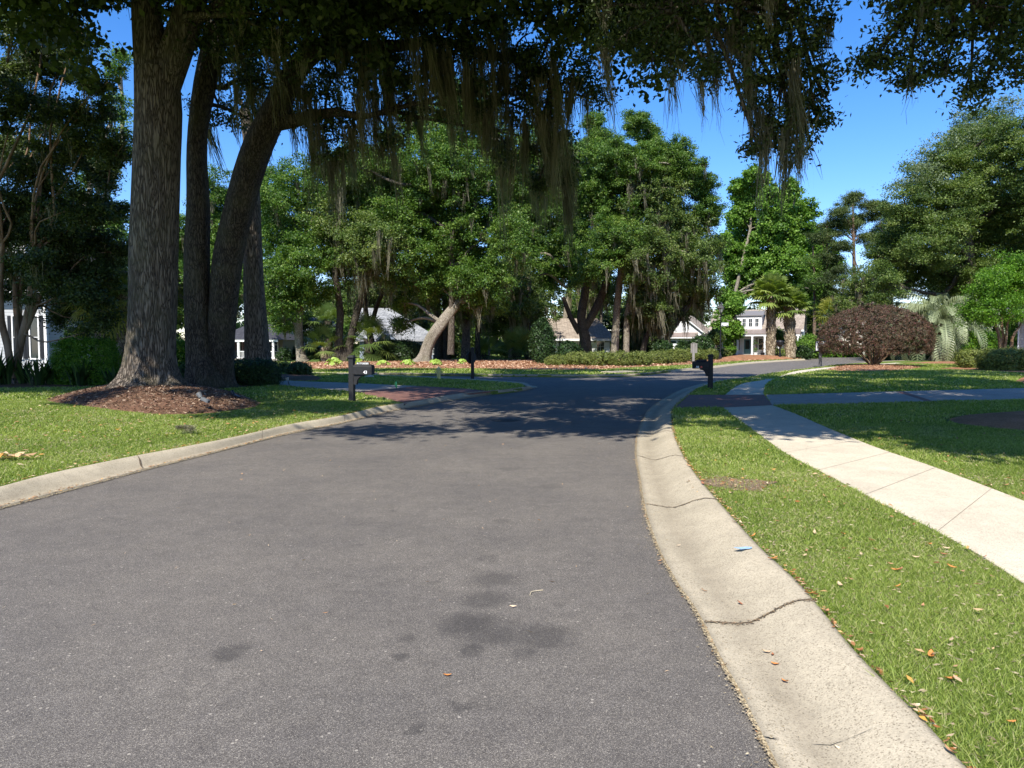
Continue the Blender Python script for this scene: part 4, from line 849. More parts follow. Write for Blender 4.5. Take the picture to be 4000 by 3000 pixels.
oak('live_oak', 'oak with a thick sunlit trunk leaning sharply right out of the orange mulch', G(1672, 1415, ZL), [ln, trk([(1780, 1200, 9), (1770, 1080, 8), (1740, 930, 6)], 44)],
    bs([(1870, 1110, 60), (1800, 1090, 60), (1940, 1080, 60), (1880, 1160, 40)], 41.5, .5) + bs([(1600, 740, 100), (1700, 690, 90), (1800, 760, 100), (1590, 880, 100), (1700, 850, 110), (1820, 880, 110), (1640, 1000, 90), (1760, 1000, 100), (1880, 1000, 90), (1700, 1110, 70), (1790, 1120, 60), (1890, 1110, 60), (1620, 1110, 55), (1560, 1180, 45), (1580, 1260, 35), (1850, 1210, 40), (1930, 1170, 50)], 44.5, 2.5), BARK_PALE, LEAF_OAK,
    size=.18, per=80, crad=.5, dens=1.05, moss=.12, mossL=1.5, seed=73, moss_w=.03, limb_r=.15, flare=.45, rough=.07, tstep=.3, nseg=28, lobes=5)
ysc(1395, 48)
oak('live_oak', 'broad oak with a pale slanting trunk at the left end of the clipped mounds', G(2200, 1395, ZL), [trk([(2196, 1392, 15), (2205, 1330, 13), (2212, 1230, 13), (2225, 1130, 11), (2240, 1020, 9)], 48)],
    bs([(2030, 760, 90), (2130, 700, 90), (2230, 660, 80), (2010, 890, 90), (2110, 850, 110), (2210, 800, 100), (2030, 1010, 80), (2130, 980, 100), (2220, 960, 90), (2050, 1100, 60), (2150, 1080, 60), (2230, 1060, 50)], 48, 2.5), BARK_PALE, LEAF_OAK,
    size=.18, per=80, crad=.5, dens=1.05, moss=.12, mossL=1.5, seed=74, moss_w=.03, limb_r=.13, tstep=.5)
ysc(1405, 53)
oak('live_oak', 'wide dark trunked oak rising behind the clipped mounds', G(2290, 1405, ZL), [trk([(2285, 1392, 30), (2285, 1320, 22), (2270, 1240, 18), (2285, 1150, 16), (2300, 1040, 12)], 53), trk([(2280, 1290, 14), (2330, 1200, 16), (2370, 1100, 14), (2390, 1000, 10)], 53), trk([(2265, 1300, 12), (2230, 1240, 10), (2200, 1160, 8)], 53)],
    bs([(2330, 640, 90), (2430, 680, 90), (2300, 760, 90), (2400, 790, 110), (2310, 900, 100), (2420, 920, 100), (2340, 1020, 80), (2450, 1040, 70), (2270, 1070, 40)], 53, 3), BARK_DARK, LEAF_OAK,
    size=.2, per=75, crad=.55, dens=.95, moss=.15, mossL=1.6, seed=75, moss_w=.035, limb_r=.16, tstep=.6)
ysc(1405, 50)
oak('live_oak', 'oak with a slim grey trunk and drooping mossy skirts, left of the street lamp', G(2447, 1405, ZL), [trk([(2445, 1395, 13), (2447, 1320, 12), (2450, 1230, 12), (2465, 1150, 11), (2478, 1040, 9), (2500, 930, 7)], 50)],
    bs([(2530, 730, 80), (2610, 800, 90), (2520, 860, 100), (2620, 920, 100), (2710, 900, 80), (2740, 1000, 75), (2540, 1000, 100), (2650, 1040, 90), (2740, 1100, 65), (2580, 1120, 80), (2680, 1150, 65), (2500, 1100, 50), (2790, 960, 35), (2620, 1190, 35)], 50, 3), BARK_PALE, LEAF_OLIVE,
    size=.19, per=80, crad=.5, dens=1.0, moss=.3, mossL=2.2, seed=76, moss_w=.03, limb_r=.13, tstep=.5)
ysc(1405, 58)
oak('live_oak', 'dark leaning oak whose black mossy boughs hide half the white gable', G(2600, 1405, ZL), [trk([(2595, 1392, 16), (2600, 1330, 13), (2640, 1260, 14), (2690, 1190, 12), (2730, 1120, 9)], 58), trk([(2510, 1392, 12), (2520, 1330, 10), (2560, 1240, 10), (2600, 1150, 8)], 58)],
    bs([(2560, 1220, 50), (2640, 1215, 40), (2590, 1280, 40), (2490, 1250, 45), (2740, 1160, 40), (2520, 1180, 50)], 58, 2), BARK_DARK, LEAF_OAKD,
    size=.22, per=60, crad=.5, dens=.8, moss=.5, mossL=2.2, seed=77, moss_w=.04, limb_r=.12, tstep=.6, zmin=3)
# taller oaks behind
oak('live_oak', 'tall oak behind, its crown seen under the hanging moss', (-5.5, 64, ZL), [trk([(1760, 1385, 14), (1765, 1200, 12), (1770, 900, 10), (1780, 600, 8)], 64)],
    bs([(1760, 430, 80), (1830, 380, 70), (1720, 540, 80), (1830, 520, 90), (1910, 600, 70), (1660, 640, 80), (1780, 650, 90), (1560, 680, 60), (1500, 640, 50), (1890, 700, 80), (1980, 660, 60), (1540, 560, 60), (1620, 480, 70), (1650, 760, 90), (2000, 760, 80), (1400, 640, 70), (1300, 650, 60), (1900, 440, 60), (2050, 600, 85), (2120, 700, 90), (1960, 820, 90), (2000, 930, 90), (2170, 560, 60), (1480, 760, 80), (1560, 860, 90)], 64, 3), BARK_OAK, LEAF_OAK, size=.19, per=120, crad=.6, dens=1.5, moss=.1, mossL=2, seed=78, moss_w=.04, limb_r=.2, tstep=1, zmin=6)
ysc(1405, 62)
oak('live_oak', 'knobby topped oak standing highest against the blue sky', G(2400, 1405, ZL), [trk([(2400, 1388, 16), (2410, 1200, 14), (2440, 900, 12), (2440, 700, 9)], 62), trk([(2440, 720, 6), (2500, 640, 4.5), (2560, 560, 4)], 62)],
    bs([(2480, 480, 42), (2530, 520, 40), (2560, 570, 35), (2340, 570, 60), (2320, 480, 35), (2400, 620, 70), (2500, 640, 60), (2590, 620, 55), (2650, 600, 50), (2700, 660, 50), (2640, 700, 70), (2740, 730, 50), (2260, 600, 50), (2760, 820, 50), (2560, 700, 60)], 62, 3), BARK_PALE, LEAF_OAK, size=.19, per=110, crad=.5, dens=1.6, moss=.08, mossL=1.6, seed=79, moss_w=.04, limb_r=.13, tstep=1, zmin=6)
# gap between the near trunks
ysc(1400, 48)
oak('live_oak', 'rounded oak seen through the gap between the near dark trunks', G(740, 1400, ZL), [trk([(820, 1400, 20), (815, 1200, 17), (800, 950, 13)], 48)],
    bs([(830, 740, 60), (880, 820, 70), (800, 880, 80), (880, 950, 80), (740, 980, 80), (820, 1060, 90), (900, 1100, 80), (720, 1120, 80), (690, 900, 50), (950, 900, 60), (1030, 700, 60), (1050, 850, 60), (1000, 780, 70), (960, 1020, 70)], 48, 3), BARK_OAK, LEAF_OAK, size=.2, per=70, crad=.55, dens=.9, moss=.1, mossL=1.5, seed=80, moss_w=.04, tstep=1)
# bright sweetgum
ysc(1384, 74)
oak('sweetgum', 'tall bright green sweetgum with a ragged pointed crown behind the palms', G(2865, 1384, ZL), [trk([(2862, 1392, 9), (2864, 1300, 8), (2870, 1150, 7), (2930, 900, 5), (2940, 720, 3)], 74), trk([(2868, 1200, 6), (3050, 950, 5), (3100, 800, 3)], 74)],
    bs([(2935, 680, 28), (2900, 740, 40), (2985, 710, 30), (2930, 800, 50), (2880, 850, 40), (3010, 770, 40), (3095, 730, 28), (3075, 800, 45), (3140, 840, 45), (3020, 870, 60), (2920, 930, 60), (3110, 930, 65), (3190, 950, 45), (2990, 1000, 75), (2880, 1030, 60), (3090, 1040, 70), (3190, 1050, 55), (2900, 1120, 60), (3010, 1120, 60), (3120, 1140, 55), (3200, 1150, 45), (2850, 1180, 45), (3240, 1020, 35), (2840, 960, 40)], 74, 3), BARK_PALE, LEAF_BRIGHT,
    size=.3, per=60, crad=.55, dens=.85, seed=81, limb_r=.1, tstep=1, ratio=.85, flat=.8, zmin=4)
ysc(1392, 72.5)
oak('sweetgum', 'young sweetgum with ivy green leaves beside the street name sign', G(2860, 1392, ZL), [trk([(2863, 1394, 11), (2862, 1340, 7), (2866, 1260, 6), (2876, 1180, 5)], 72.5)],
    bs([(2830, 1290, 28), (2870, 1280, 25), (2810, 1265, 22), (2860, 1320, 18), (2850, 1345, 16), (2880, 1300, 18), (2862, 1375, 13), (2845, 1215, 30), (2880, 1200, 25)], 72.5, .6), BARK_DARK, LEAF_BRIGHT, size=.26, per=45, crad=.4, dens=1.6, seed=82, ratio=.85, zmin=.6, limb_r=.05)
# pines
def pine(label, u, Y, top, crownb, w=7, seed=1, leaf=LEAF_PINE, vb=1388):
    r = random.Random(seed); ysc(vb, Y); path = trk([(u + r.uniform(-2, 2), vb, w), (u + 2, (vb + top) / 2, w * .8), (u + r.uniform(-6, 6), top, w * .3)], Y)
    oak('pine_tree', label, G(u, vb, ZL), [path], [blob(a, b, c, Y + r.uniform(-2, 2), 1.1, .55) for a, b, c in crownb], BARK_PINE, leaf, size=.36, per=70, crad=.75, dens=.8, seed=seed, limb_r=.1, tstep=1.5, ratio=.22, flat=.5, zmin=6, sub=2)
pine('tall pine with a long bare trunk and flat topped crown above the purple bush', 3335, 88, 790, [(3330, 780, 50), (3280, 830, 45), (3370, 850, 45), (3320, 880, 50), (3400, 800, 35), (3270, 910, 30), (3380, 930, 40), (3300, 960, 30), (3250, 870, 30), (3420, 990, 30), (3260, 1010, 25)], 9, 91)
pine('full pine between the tall bare trunk and the big olive tree', 3480, 96, 800, [(3440, 820, 50), (3500, 840, 55), (3470, 900, 60), (3520, 930, 60), (3430, 960, 45), (3480, 1010, 60), (3450, 1080, 50), (3500, 1120, 60), (3430, 1150, 40)], 8, 92)
pine('dark pine behind the sweetgum', 3230, 92, 880, [(3240, 880, 40), (3210, 930, 45), (3270, 960, 35), (3230, 1010, 50), (3270, 1060, 45), (3220, 1100, 55), (3260, 1150, 45), (3290, 1190, 25)], 8, 93, LEAF_OAKD)
pine('small pine low on the skyline left of the bare trunk', 3180, 100, 960, [(3160, 1020, 40), (3200, 1180, 45), (3170, 1100, 50), (3250, 1210, 35), (3300, 1160, 30)], 7, 94, LEAF_OAK)
# big olive tree on the right
ysc(1405, 37)
oak('laurel_oak', 'huge feathery olive green tree filling the right side behind the silver palm', G(3790, 1405, ZL), [trk([(3800, 1410, 26), (3800, 1250, 20), (3790, 1050, 17), (3780, 850, 12), (3770, 650, 8)], 37)],
    bs([(3530, 800, 70), (3620, 700, 80), (3700, 640, 80), (3780, 560, 75), (3860, 490, 70), (3940, 520, 80), (3990, 620, 90), (3880, 640, 100), (3770, 720, 100), (3660, 820, 110), (3550, 900, 90), (3480, 960, 60), (3780, 860, 120), (3900, 800, 120), (3990, 780, 100), (3640, 960, 110), (3520, 1040, 90), (3760, 1000, 120), (3900, 960, 120), (3990, 940, 90), (3600, 1100, 80), (3470, 1110, 60), (3720, 1110, 90), (3440, 1160, 50), (3850, 1090, 90), (4100, 800, 130), (4080, 1000, 130), (3420, 1010, 30)], 37, 3), BARK_OAK, LEAF_OLIVE,
    size=.14, per=95, crad=.5, dens=1.2, seed=84, limb_r=.14, tstep=.8, zmin=2, flat=.45, up=.9)
r84 = [x for x in bpy.data.objects if x.get('label', '').startswith('huge feathery')][0]
ysc(1405, 37)
C_, D_ = clusters(bs([(3800, 470, 55), (3700, 560, 60), (3620, 630, 55), (3900, 440, 50), (3960, 420, 40), (3560, 690, 45), (3640, 700, 60), (3760, 600, 60)], 36, 1.5), .45, 85)
V_, T_ = leafset(C_, D_, .8, 55, .22, 86, ratio=.45); YS[0] = 1.0; mesh_np('new_growth', V_, np.arange(len(V_)), 4, LEAF_SILVER, r84, tint=T_, off=G(3790, 1405, ZL))
ysc(1438, 24)
oak('crape_myrtle', 'bright lime crape myrtle with several slim trunks beside the right house', G(3910, 1438, ZL), [trk([(3912, 1392, 7), (3905, 1320, 5), (3888, 1262, 4), (3860, 1180, 3)], 24, foot=True), trk([(3916, 1392, 7), (3918, 1310, 5), (3910, 1240, 4), (3920, 1150, 3)], 24.1, foot=True), trk([(3920, 1392, 7), (3930, 1320, 5), (3938, 1250, 4), (3970, 1150, 3)], 24, foot=True), trk([(3950, 1392, 7), (3955, 1320, 5), (3985, 1270, 4), (4020, 1190, 3)], 24.3, foot=True), trk([(3908, 1392, 6), (3898, 1300, 4), (3870, 1250, 3)], 23.9, foot=True)],
    bs([(3890, 1080, 50), (3960, 1060, 60), (3850, 1140, 55), (3930, 1140, 60), (3800, 1190, 45), (3880, 1210, 45), (3960, 1200, 45), (3780, 1240, 30), (3990, 1130, 60), (4040, 1060, 70), (4050, 1180, 60), (3830, 1240, 30), (3920, 1250, 25)], 24, .8), BARK_SM, LEAF_LIME, size=.085, per=70, crad=.3, dens=3.2, seed=87, limb_r=.025, ratio=.5, zmin=1.5, tstep=.3)
# left crape myrtles / dark screen
ysc(1503, 17.3)
tl = [trk([(60, 1478, 16), (70, 1400, 15), (90, 1300, 13), (118, 1200, 15), (125, 1080, 12), (135, 980, 9)], 17.3), trk([(50, 1478, 14), (30, 1350, 13), (5, 1250, 12), (0, 1100, 11), (10, 950, 8)], 17), trk([(66, 1478, 14), (70, 1300, 11), (60, 1180, 10), (62, 1000, 9)], 17.5), trk([(90, 1320, 9), (140, 1200, 8), (170, 1130, 7), (195, 1110, 5)], 17.3), trk([(85, 1300, 9), (75, 1160, 7), (100, 1030, 6)], 17.6), trk([(-30, 1478, 16), (-50, 1300, 14), (-20, 1150, 12), (-40, 950, 9)], 17.4)]
ysc(1503, 17.3)
oak('crape_myrtle', 'multi trunked crape myrtle in shade at the left edge before the grey house', G(60, 1503, ZL), tl,
    bs([(60, 120, 60), (180, 60, 70), (300, 130, 60), (120, 260, 80), (260, 260, 60), (380, 330, 50), (60, 420, 90), (200, 440, 80), (330, 430, 70), (440, 560, 60), (100, 580, 80), (250, 600, 80), (390, 680, 60), (60, 740, 90), (200, 770, 80), (330, 800, 80), (450, 830, 50), (90, 890, 80), (230, 920, 90), (370, 940, 80), (460, 980, 50), (150, 1040, 50), (280, 1050, 80), (400, 1080, 70), (230, 1130, 40), (330, 1150, 50), (450, 1160, 40), (20, 1030, 50), (350, 1230, 30), (440, 1250, 35), (60, 1050, 50), (120, 1110, 40), (180, 1080, 50), (30, 1130, 35), (130, 1180, 30), (270, 1200, 50), (210, 1250, 35), (400, 1220, 50), (330, 1300, 30), (30, 300, 60), (20, 600, 70), (-20, 900, 70), (160, 180, 60), (340, 560, 60), (160, 670, 60)], 17.5, 1.6), BARK_SM, LEAF_OAKD, size=.1, per=110, crad=.3, dens=3.2, seed=88, limb_r=.04, moss=.08, mossL=.8, moss_w=.01, ratio=.5, zmin=2.2, tstep=.4, flat=.6, up=.8)
ysc(1400, 38)
oak('live_oak', 'dense oak with big glossy clumps far behind the palmetto at the left', G(310, 1400, ZL), [trk([(222, 1402, 17), (222, 1300, 15), (225, 1200, 14), (240, 1050, 10)], 36), trk([(310, 1402, 17), (310, 1320, 15), (315, 1200, 12), (330, 1050, 9)], 38)],
    bs([(60, 980, 90), (180, 960, 90), (300, 980, 90), (420, 980, 90), (240, 1080, 80), (360, 1090, 80), (460, 1100, 60), (300, 1170, 60), (200, 1160, 50), (420, 1180, 50), (120, 880, 80), (300, 860, 80), (450, 860, 70), (380, 700, 70), (460, 560, 60), (450, 420, 50), (470, 250, 50)], 38, 3), BARK_PALE, LEAF_OAK, size=.18, per=70, crad=.55, dens=.8, seed=89, moss=.1, mossL=1.5, moss_w=.03, zmin=2.5)

oak('evergreen_tree', 'dark leafy evergreen between the shuttered house and the massive oak', G(330, 1462, ZL), [trk([(330, 1440, 8), (335, 1250, 7), (340, 1100, 5)], 33, foot=True)],
    bs([(250, 1130, 55), (330, 1060, 70), (420, 1100, 70), (270, 1230, 50), (360, 1180, 60), (450, 1220, 50), (220, 1010, 50), (300, 1300, 40), (100, 1080, 40), (160, 1020, 50), (60, 960, 60)], 33, 1), BARK_DARK, LEAF_DARK, size=.13, per=90, crad=.4, dens=1.8, seed=190, zmin=1)
# forest trunks and far crowns
rf_ = random.Random(4)
def far_trunk(u, Y, w, vb, vt, leaf=LEAF_OAK, bark=BARK_DARK, seed=1, label=''):
    r = random.Random(seed); ysc(vb, Y); p = trk([(u, vb, w * 1.3), (u + r.uniform(-4, 4), (vb * 2 + vt) / 3, w), (u + r.uniform(-14, 14), (vb + vt * 2) / 3, w * .85), (u + r.uniform(-20, 20), vt, w * .6)], Y)
    oak('woodland_tree', label, G(u, vb, ZL), [p], [blob(u + r.uniform(-60, 60), vt + r.uniform(-20, 120), r.uniform(50, 80), Y + r.uniform(-2, 2)) for _ in range(4)], bark, leaf, group='shaded trees in the wood beyond the mulch bed', size=.24, per=45, crad=.6, dens=.7, moss=.5, mossL=2.2, seed=seed, moss_w=.04, moss_n=18, limb_r=.12, tstep=1.2, zmin=3)
for i, (u, Y, w, vb, vt, bk, lb_) in enumerate(((1715, 50, 16, 1404, 1060, BARK_DARK, 'dark wide trunk right behind the leaning oak in the wood'), (1745, 52, 14, 1404, 1000, BARK_DARK, 'dark trunk, second behind the leaning oak'), (1818, 49, 16, 1406, 1080, BARK_OAK, 'brown trunk with a sunlit foot left of the octagonal sign'),
        (1868, 50, 9, 1405, 1060, BARK_DARK, 'straight black trunk just right of the octagonal sign'), (2068, 54, 9, 1402, 1090, BARK_DARK, 'slim dark trunk left of the dark palmettos'), (1996, 56, 8, 1400, 1100, BARK_PALE, 'thin pale trunk in the middle of the wood'), (1912, 58, 4, 1400, 1150, BARK_PALE, 'very thin stem left of the pale trunk cluster'), (2030, 60, 6, 1398, 1090, BARK_DARK, 'thin dark trunk deep in the wood'),
        (1560, 60, 7, 1398, 1080, BARK_OAK, 'thin trunk in front of the grey shingle roof'), (1480, 62, 7, 1397, 1080, BARK_OAK, 'thin trunk left of the roof dormer'), (2345, 60, 7, 1396, 1120, BARK_PALE, 'leaning pale stem behind the second clipped mound'), (2485, 62, 7, 1394, 1150, BARK_OAK, 'reddish trunk behind the middle of the clipped mounds'), (1090, 58, 8, 1400, 1100, BARK_OAK, 'brown trunk by the corner of the porch'), (650, 60, 9, 1400, 1050, BARK_DARK, 'dark trunk glimpsed between the two nearest oaks'), (3400, 70, 6, 1395, 1050, BARK_PINE, 'red brown trunk behind the purple bush'))):
    far_trunk(u, Y, w, vb, vt, bark=bk, seed=200 + i, label=lb_, leaf=LEAF_OAKD if i % 2 else LEAF_OLIVE)
# distant treeline: one tree built, copied round the horizon
def far_proto(leaf, seed, label):
    r = random.Random(seed); B = [((r.uniform(-4, 4), r.uniform(-3, 3), r.uniform(4, 12)), (r.uniform(2.4, 3.4),) * 2 + (2.2,)) for _ in range(8)] + [((r.uniform(-4, 4), r.uniform(-3, 3), 1.6), (3.2, 2.6, 1.9)) for _ in range(4)]
    return oak('distant_tree', label, (0, 0, 0), [(((0, 0, 0), (.2, 0, 5), (.1, .2, 12)), (.4, .3, .15))], B, BARK_OAK, leaf, group='distant trees closing the view', size=.42, per=34, crad=.9, dens=.4, seed=seed, limb_r=.15, tstep=1.5, ratio=.7, zmin=.3)
fp = [far_proto(LEAF_OAK, 301, 'a'), far_proto(LEAF_OLIVE, 302, 'b'), far_proto(LEAF_OAKD, 303, 'c')]
first = [True] * 3; names = ['far leafy green tree on the skyline beyond the houses', 'far olive tree on the skyline beyond the houses', 'far dark tree on the skyline beyond the houses']
for i in range(44):
    k = i % 3; o = fp[k] if first[k] else copy_tree(fp[k]); first[k] = False
    az = -42 + 84 * (i % 22) / 21 + rf_.uniform(-1, 1); d = 135 + rf_.uniform(-8, 8) + (22 if i > 21 else 0)
    x = d * math.tan(R(az)) if abs(az) < 38 else d * math.tan(R(az)); o.location = (x, d, ZL - .1); s = rf_.uniform(.75, 1.15)
    if 12 < az < 26: s *= .8
    o.scale = (s * 1.15, s * 1.15, s); o.rotation_euler.z = rf_.uniform(0, 6.28); o['label'] = names[k]

for i, (u, v, w, h, Y, lf_) in enumerate(((1060, 1408, 60, 150, 92, LEAF_OLIVE), (1240, 1406, 70, 170, 88, LEAF_OAKD), (1350, 1404, 50, 150, 90, LEAF_OAK), (1640, 1402, 60, 190, 92, LEAF_OAKD), (1760, 1402, 70, 200, 90, LEAF_OAKD), (1880, 1402, 70, 170, 94, LEAF_OAK), (1990, 1400, 60, 190, 92, LEAF_OLIVE), (2060, 1400, 30, 130, 88, LEAF_OAKD), (2330, 1398, 60, 180, 98, LEAF_OAKD), (2420, 1398, 50, 150, 96, LEAF_OAK), (2500, 1398, 60, 170, 98, LEAF_OAKD), (2580, 1398, 40, 150, 96, LEAF_OAKD), (640, 1404, 60, 190, 88, LEAF_OAKD), (900, 1404, 60, 160, 96, LEAF_OAK), (3600, 1398, 90, 200, 96, LEAF_OAKD), (3800, 1398, 110, 220, 92, LEAF_OAKD), (3950, 1398, 90, 220, 90, LEAF_OAK))):
    lab = 'dense understory thicket between the trunks of the wood' if i < 14 else 'dense understory thicket behind the right garden'
    B = [blob(u + w * a_, v - h * b_, w * .62, Y + 2 * a_) for a_, b_ in ((-.5, .2), (.5, .25), (0, .5), (-.4, .7), (.35, .75), (0, .12))]
    oak('thicket', lab, G(u, v, ZL), [([(B[2][0][0], B[2][0][1], 0), tuple(B[2][0])], (.15, .08))], B, BARK_DARK, lf_, group='dark thickets filling the wood' if i < 14 else 'thickets behind the right garden', cat='thicket', size=.3, per=60, crad=.6, dens=.7, seed=700 + i, limbs=False, ratio=.6, zmin=.15, inner=.5)
# ================================================================ PALMS
def fan_frond(r, base, d, pet, rad, n=22, width=.03, droop=.35):
    """fan leaf: stalk then folded ribs spread from its end"""
    d = nrm(np.array(d, float)); side = nrm(np.cross(d, [0, 0, 1.0])); upv = np.cross(side, d); V = []; Fc = []; T = []
    tip = base + d * pet; tip[2] -= .12 * pet; w = .014; t0 = r.uniform(.2, .75)
    V += [base - side * w, base + side * w, tip + side * w * .7, tip - side * w * .7]; Fc += [0, 1, 2, 3]; T += [.6] * 4
    for k in range(n):
        a = (k / (n - 1) - .5) * R(250); L = rad * (.72 + .28 * math.cos(a * .55)) * r.uniform(.88, 1.05); dr = nrm(d * math.cos(a) + side * math.sin(a) + upv * .12 * math.cos(a))
        pw = nrm(np.cross(dr, upv + side * .01)) ; p0 = tip; p1 = tip + dr * L * .55 - np.array([0, 0, droop * L * .14]); p2 = tip + dr * L - np.array([0, 0, droop * L * r.uniform(.5, .9)]); b = len(V); ww = width * L / .8
        V += [p0 - pw * ww * .2, p0 + pw * ww * .2, p1 + pw * ww, p1 - pw * ww, p2]; Fc += [b, b + 1, b + 2, b + 3]; Fc += [b + 3, b + 2, b + 4, b + 4]; T += [t0] * 5
    return np.array(V), Fc, T
def merge_fronds(L_):
    V = []; Fc = []; T = []; k = 0
    for v, f, t in L_: V.append(v); Fc += [i + k for i in f]; T += t; k += len(v)
    return np.concatenate(V), Fc, T
def tri_fix(Fc): return Fc
def add_fronds(root, L_, mat, name='frond', one=True):
    if one:
        V, Fc, T = merge_fronds(L_); mk_q(name, V, Fc, mat, root, T)
    else:
        for v, f, t in L_: mk_q(name, v, f, mat, root, t)
def mk_q(name, V, Fc, mat, root, T):
    """quads where a repeated last index means a triangle"""
    q = np.array(Fc).reshape(-1, 4); me = bpy.data.meshes.new(name); me.from_pydata([tuple(p) for p in V], [], [tuple(x[:3]) if x[2] == x[3] else tuple(x) for x in q.tolist()])
    a = me.attributes.new('tint', 'FLOAT', 'POINT'); a.data.foreach_set('value', np.array(T, np.float32)); me.materials.append(mat); return link(bpy.data.objects.new(name, me), root)
def sabal(label, loc, h, tr, rad, nf, seed, mat=PALM_G, pet=.9, lo=-50, hi=80, name='sabal_palm', nrib=22, dead=0, group=None, lean=(0, 0), bark=BARK_PALM, k=1.0, ribw=.032):
    r = np.random.default_rng(seed); root = thing(name, label, 'palm', loc, r.uniform(0, 6), group); root.scale = (k, k, k)
    top = np.array([lean[0], lean[1], h]); V = []; Fc = []
    if h > .05:
        v, f = limb_mesh([(((0, 0, -.1), (lean[0] * .3, lean[1] * .3, h * .5), tuple(top)), (tr * 1.12, tr, tr * 1.05))], 14, .03, step=.15); mesh_np('trunk', v, f, 4, bark, root, smooth=False)
        mb = MB()                                                   # old leaf boots crossing round the trunk
        nb_ = int(h * 26)
        for i in range(nb_):
            a = i * 2.4; z = h * (.08 + .9 * i / nb_); c = top * (z / h); rr = tr * .98
            p = Vector((c[0] + rr * math.cos(a), c[1] + rr * math.sin(a), z)); o_ = Vector((math.cos(a), math.sin(a), 0)); s_ = Vector((-math.sin(a), math.cos(a), 0)) * tr * .32
            q = p + o_ * tr * .3 + Vector((0, 0, tr * .95)); lean_ = s_ * (1.2 if i % 2 else -1.2)
            mb.add([p - s_, p + s_, q + s_ * .5 + lean_, q - s_ * .5 + lean_, p - s_ - o_ * .03, p + s_ - o_ * .03, q + s_ * .5 + lean_ - o_ * .05, q - s_ * .5 + lean_ - o_ * .05], [(0, 1, 2, 3), (7, 6, 5, 4), (0, 4, 5, 1), (1, 5, 6, 2), (2, 6, 7, 3), (3, 7, 4, 0)])
        mb.build('leaf_boots', bark, root)
    L_ = []
    for i in range(nf):
        el = R(lo + (hi - lo) * ((i + .5) / nf) ** .8); az = i * 2.4 + r.uniform(-.2, .2); d = (math.cos(el) * math.cos(az), math.cos(el) * math.sin(az), math.sin(el))
        L_.append(fan_frond(r, top + np.array([0, 0, r.uniform(-.1, .15)]), d, pet * r.uniform(.8, 1.15), rad * r.uniform(.85, 1.1), nrib, ribw, .25 + .4 * (1 - i / nf)))
    for f_ in L_: add_fronds(root, [f_], mat)
    if dead:
        D_ = []
        for i in range(dead):
            az = i * 2.1; el = R(-75); D_.append(fan_frond(r, top - np.array([0, 0, .15]), (math.cos(el) * math.cos(az), math.cos(el) * math.sin(az), math.sin(el)), pet * .6, rad * .7, 14, .03, .2))
        V, Fc, T = merge_fronds(D_); mk_q('dead_fronds', V, Fc, MOSS, root, T)
    return root
b_ = P(3010, 1390, 82); sabal('tall sabal palm with a crisscross trunk, left of two before the white house', b_, 5.5, .36, 1.2, 54, 401, pet=1.3, dead=8, nrib=20, k=b_[1] / 66, ribw=.075, lo=-18, hi=86, mat=PALM_B)
b_ = P(3088, 1394, 82); sabal('stout sabal palm with a crisscross trunk, right of two before the white house', b_, 4.7, .42, 1.2, 54, 402, pet=1.25, dead=6, lean=(.6, 0), nrib=20, k=b_[1] / 68, ribw=.075, lo=-18, hi=86, mat=PALM_B)
b_ = G(3245, 1392, ZL); sabal('leaning palm crown showing above the speed sign behind the purple bush', (b_[0], b_[1], ZL), 4.3, .3, 1.25, 36, 403, pet=1.0, nrib=18, mat=PALM_Y, k=b_[1] / 72)
b_ = G(1268, 1415, ZL); sabal('small palmetto with a crosshatched stub trunk among the yellow green clumps', (b_[0], b_[1], ZL), .75, .16, .7, 20, 404, pet=.85, name='palmetto', k=b_[1] / 36)
b_ = G(1440, 1414, ZL); sabal('dark drooping palmetto left of the clipped dark hedge', (b_[0], b_[1], ZL), 1.2, .2, .85, 26, 405, pet=.95, name='palmetto', bark=BARK_DARK, k=b_[1] / 37.5)
b_ = G(1285, 1400, ZL); sabal('higher palmetto crown peeping above the small palmetto', (b_[0], b_[1], ZL), 2.1, .18, .7, 16, 406, pet=.7, name='palmetto', bark=BARK_DARK, k=b_[1] / 41)
b_ = G(2015, 1408, ZL); sabal('low dark spiky palmetto in the shade of the wood, left one', (b_[0], b_[1], ZL), .5, .25, 1.0, 22, 407, pet=1.1, name='palmetto', bark=BARK_DARK, k=b_[1] / 47)
b_ = G(2070, 1408, ZL); sabal('low dark spiky palmetto in the shade of the wood, right one', (b_[0], b_[1], ZL), .5, .25, 1.1, 22, 408, pet=1.1, name='palmetto', bark=BARK_DARK, k=b_[1] / 48.5)
b_ = G(1895, 1404, ZL); sabal('small shaded palmetto to the right of the octagonal sign', (b_[0], b_[1], ZL), .3, .2, .8, 16, 409, pet=.9, name='palmetto', bark=BARK_DARK, k=b_[1] / 49)
b_ = P(486, 1508, 30); sabal('yellow green sabal palm with drooping fans against the big oak', (b_[0], b_[1], ZL), 3.75, .2, .95, 26, 410, pet=1.0, mat=PALM_Y, lo=-70, hi=50, k=b_[1] / 30)
b_ = P(395, 1508, 29.5); sabal('yellow drooping fan palm in sun left of the big oak', (b_[0], b_[1], ZL), 3.6, .16, .95, 24, 411, pet=.9, mat=PALM_Y, lo=-75, hi=40, k=b_[1] / 29.5)
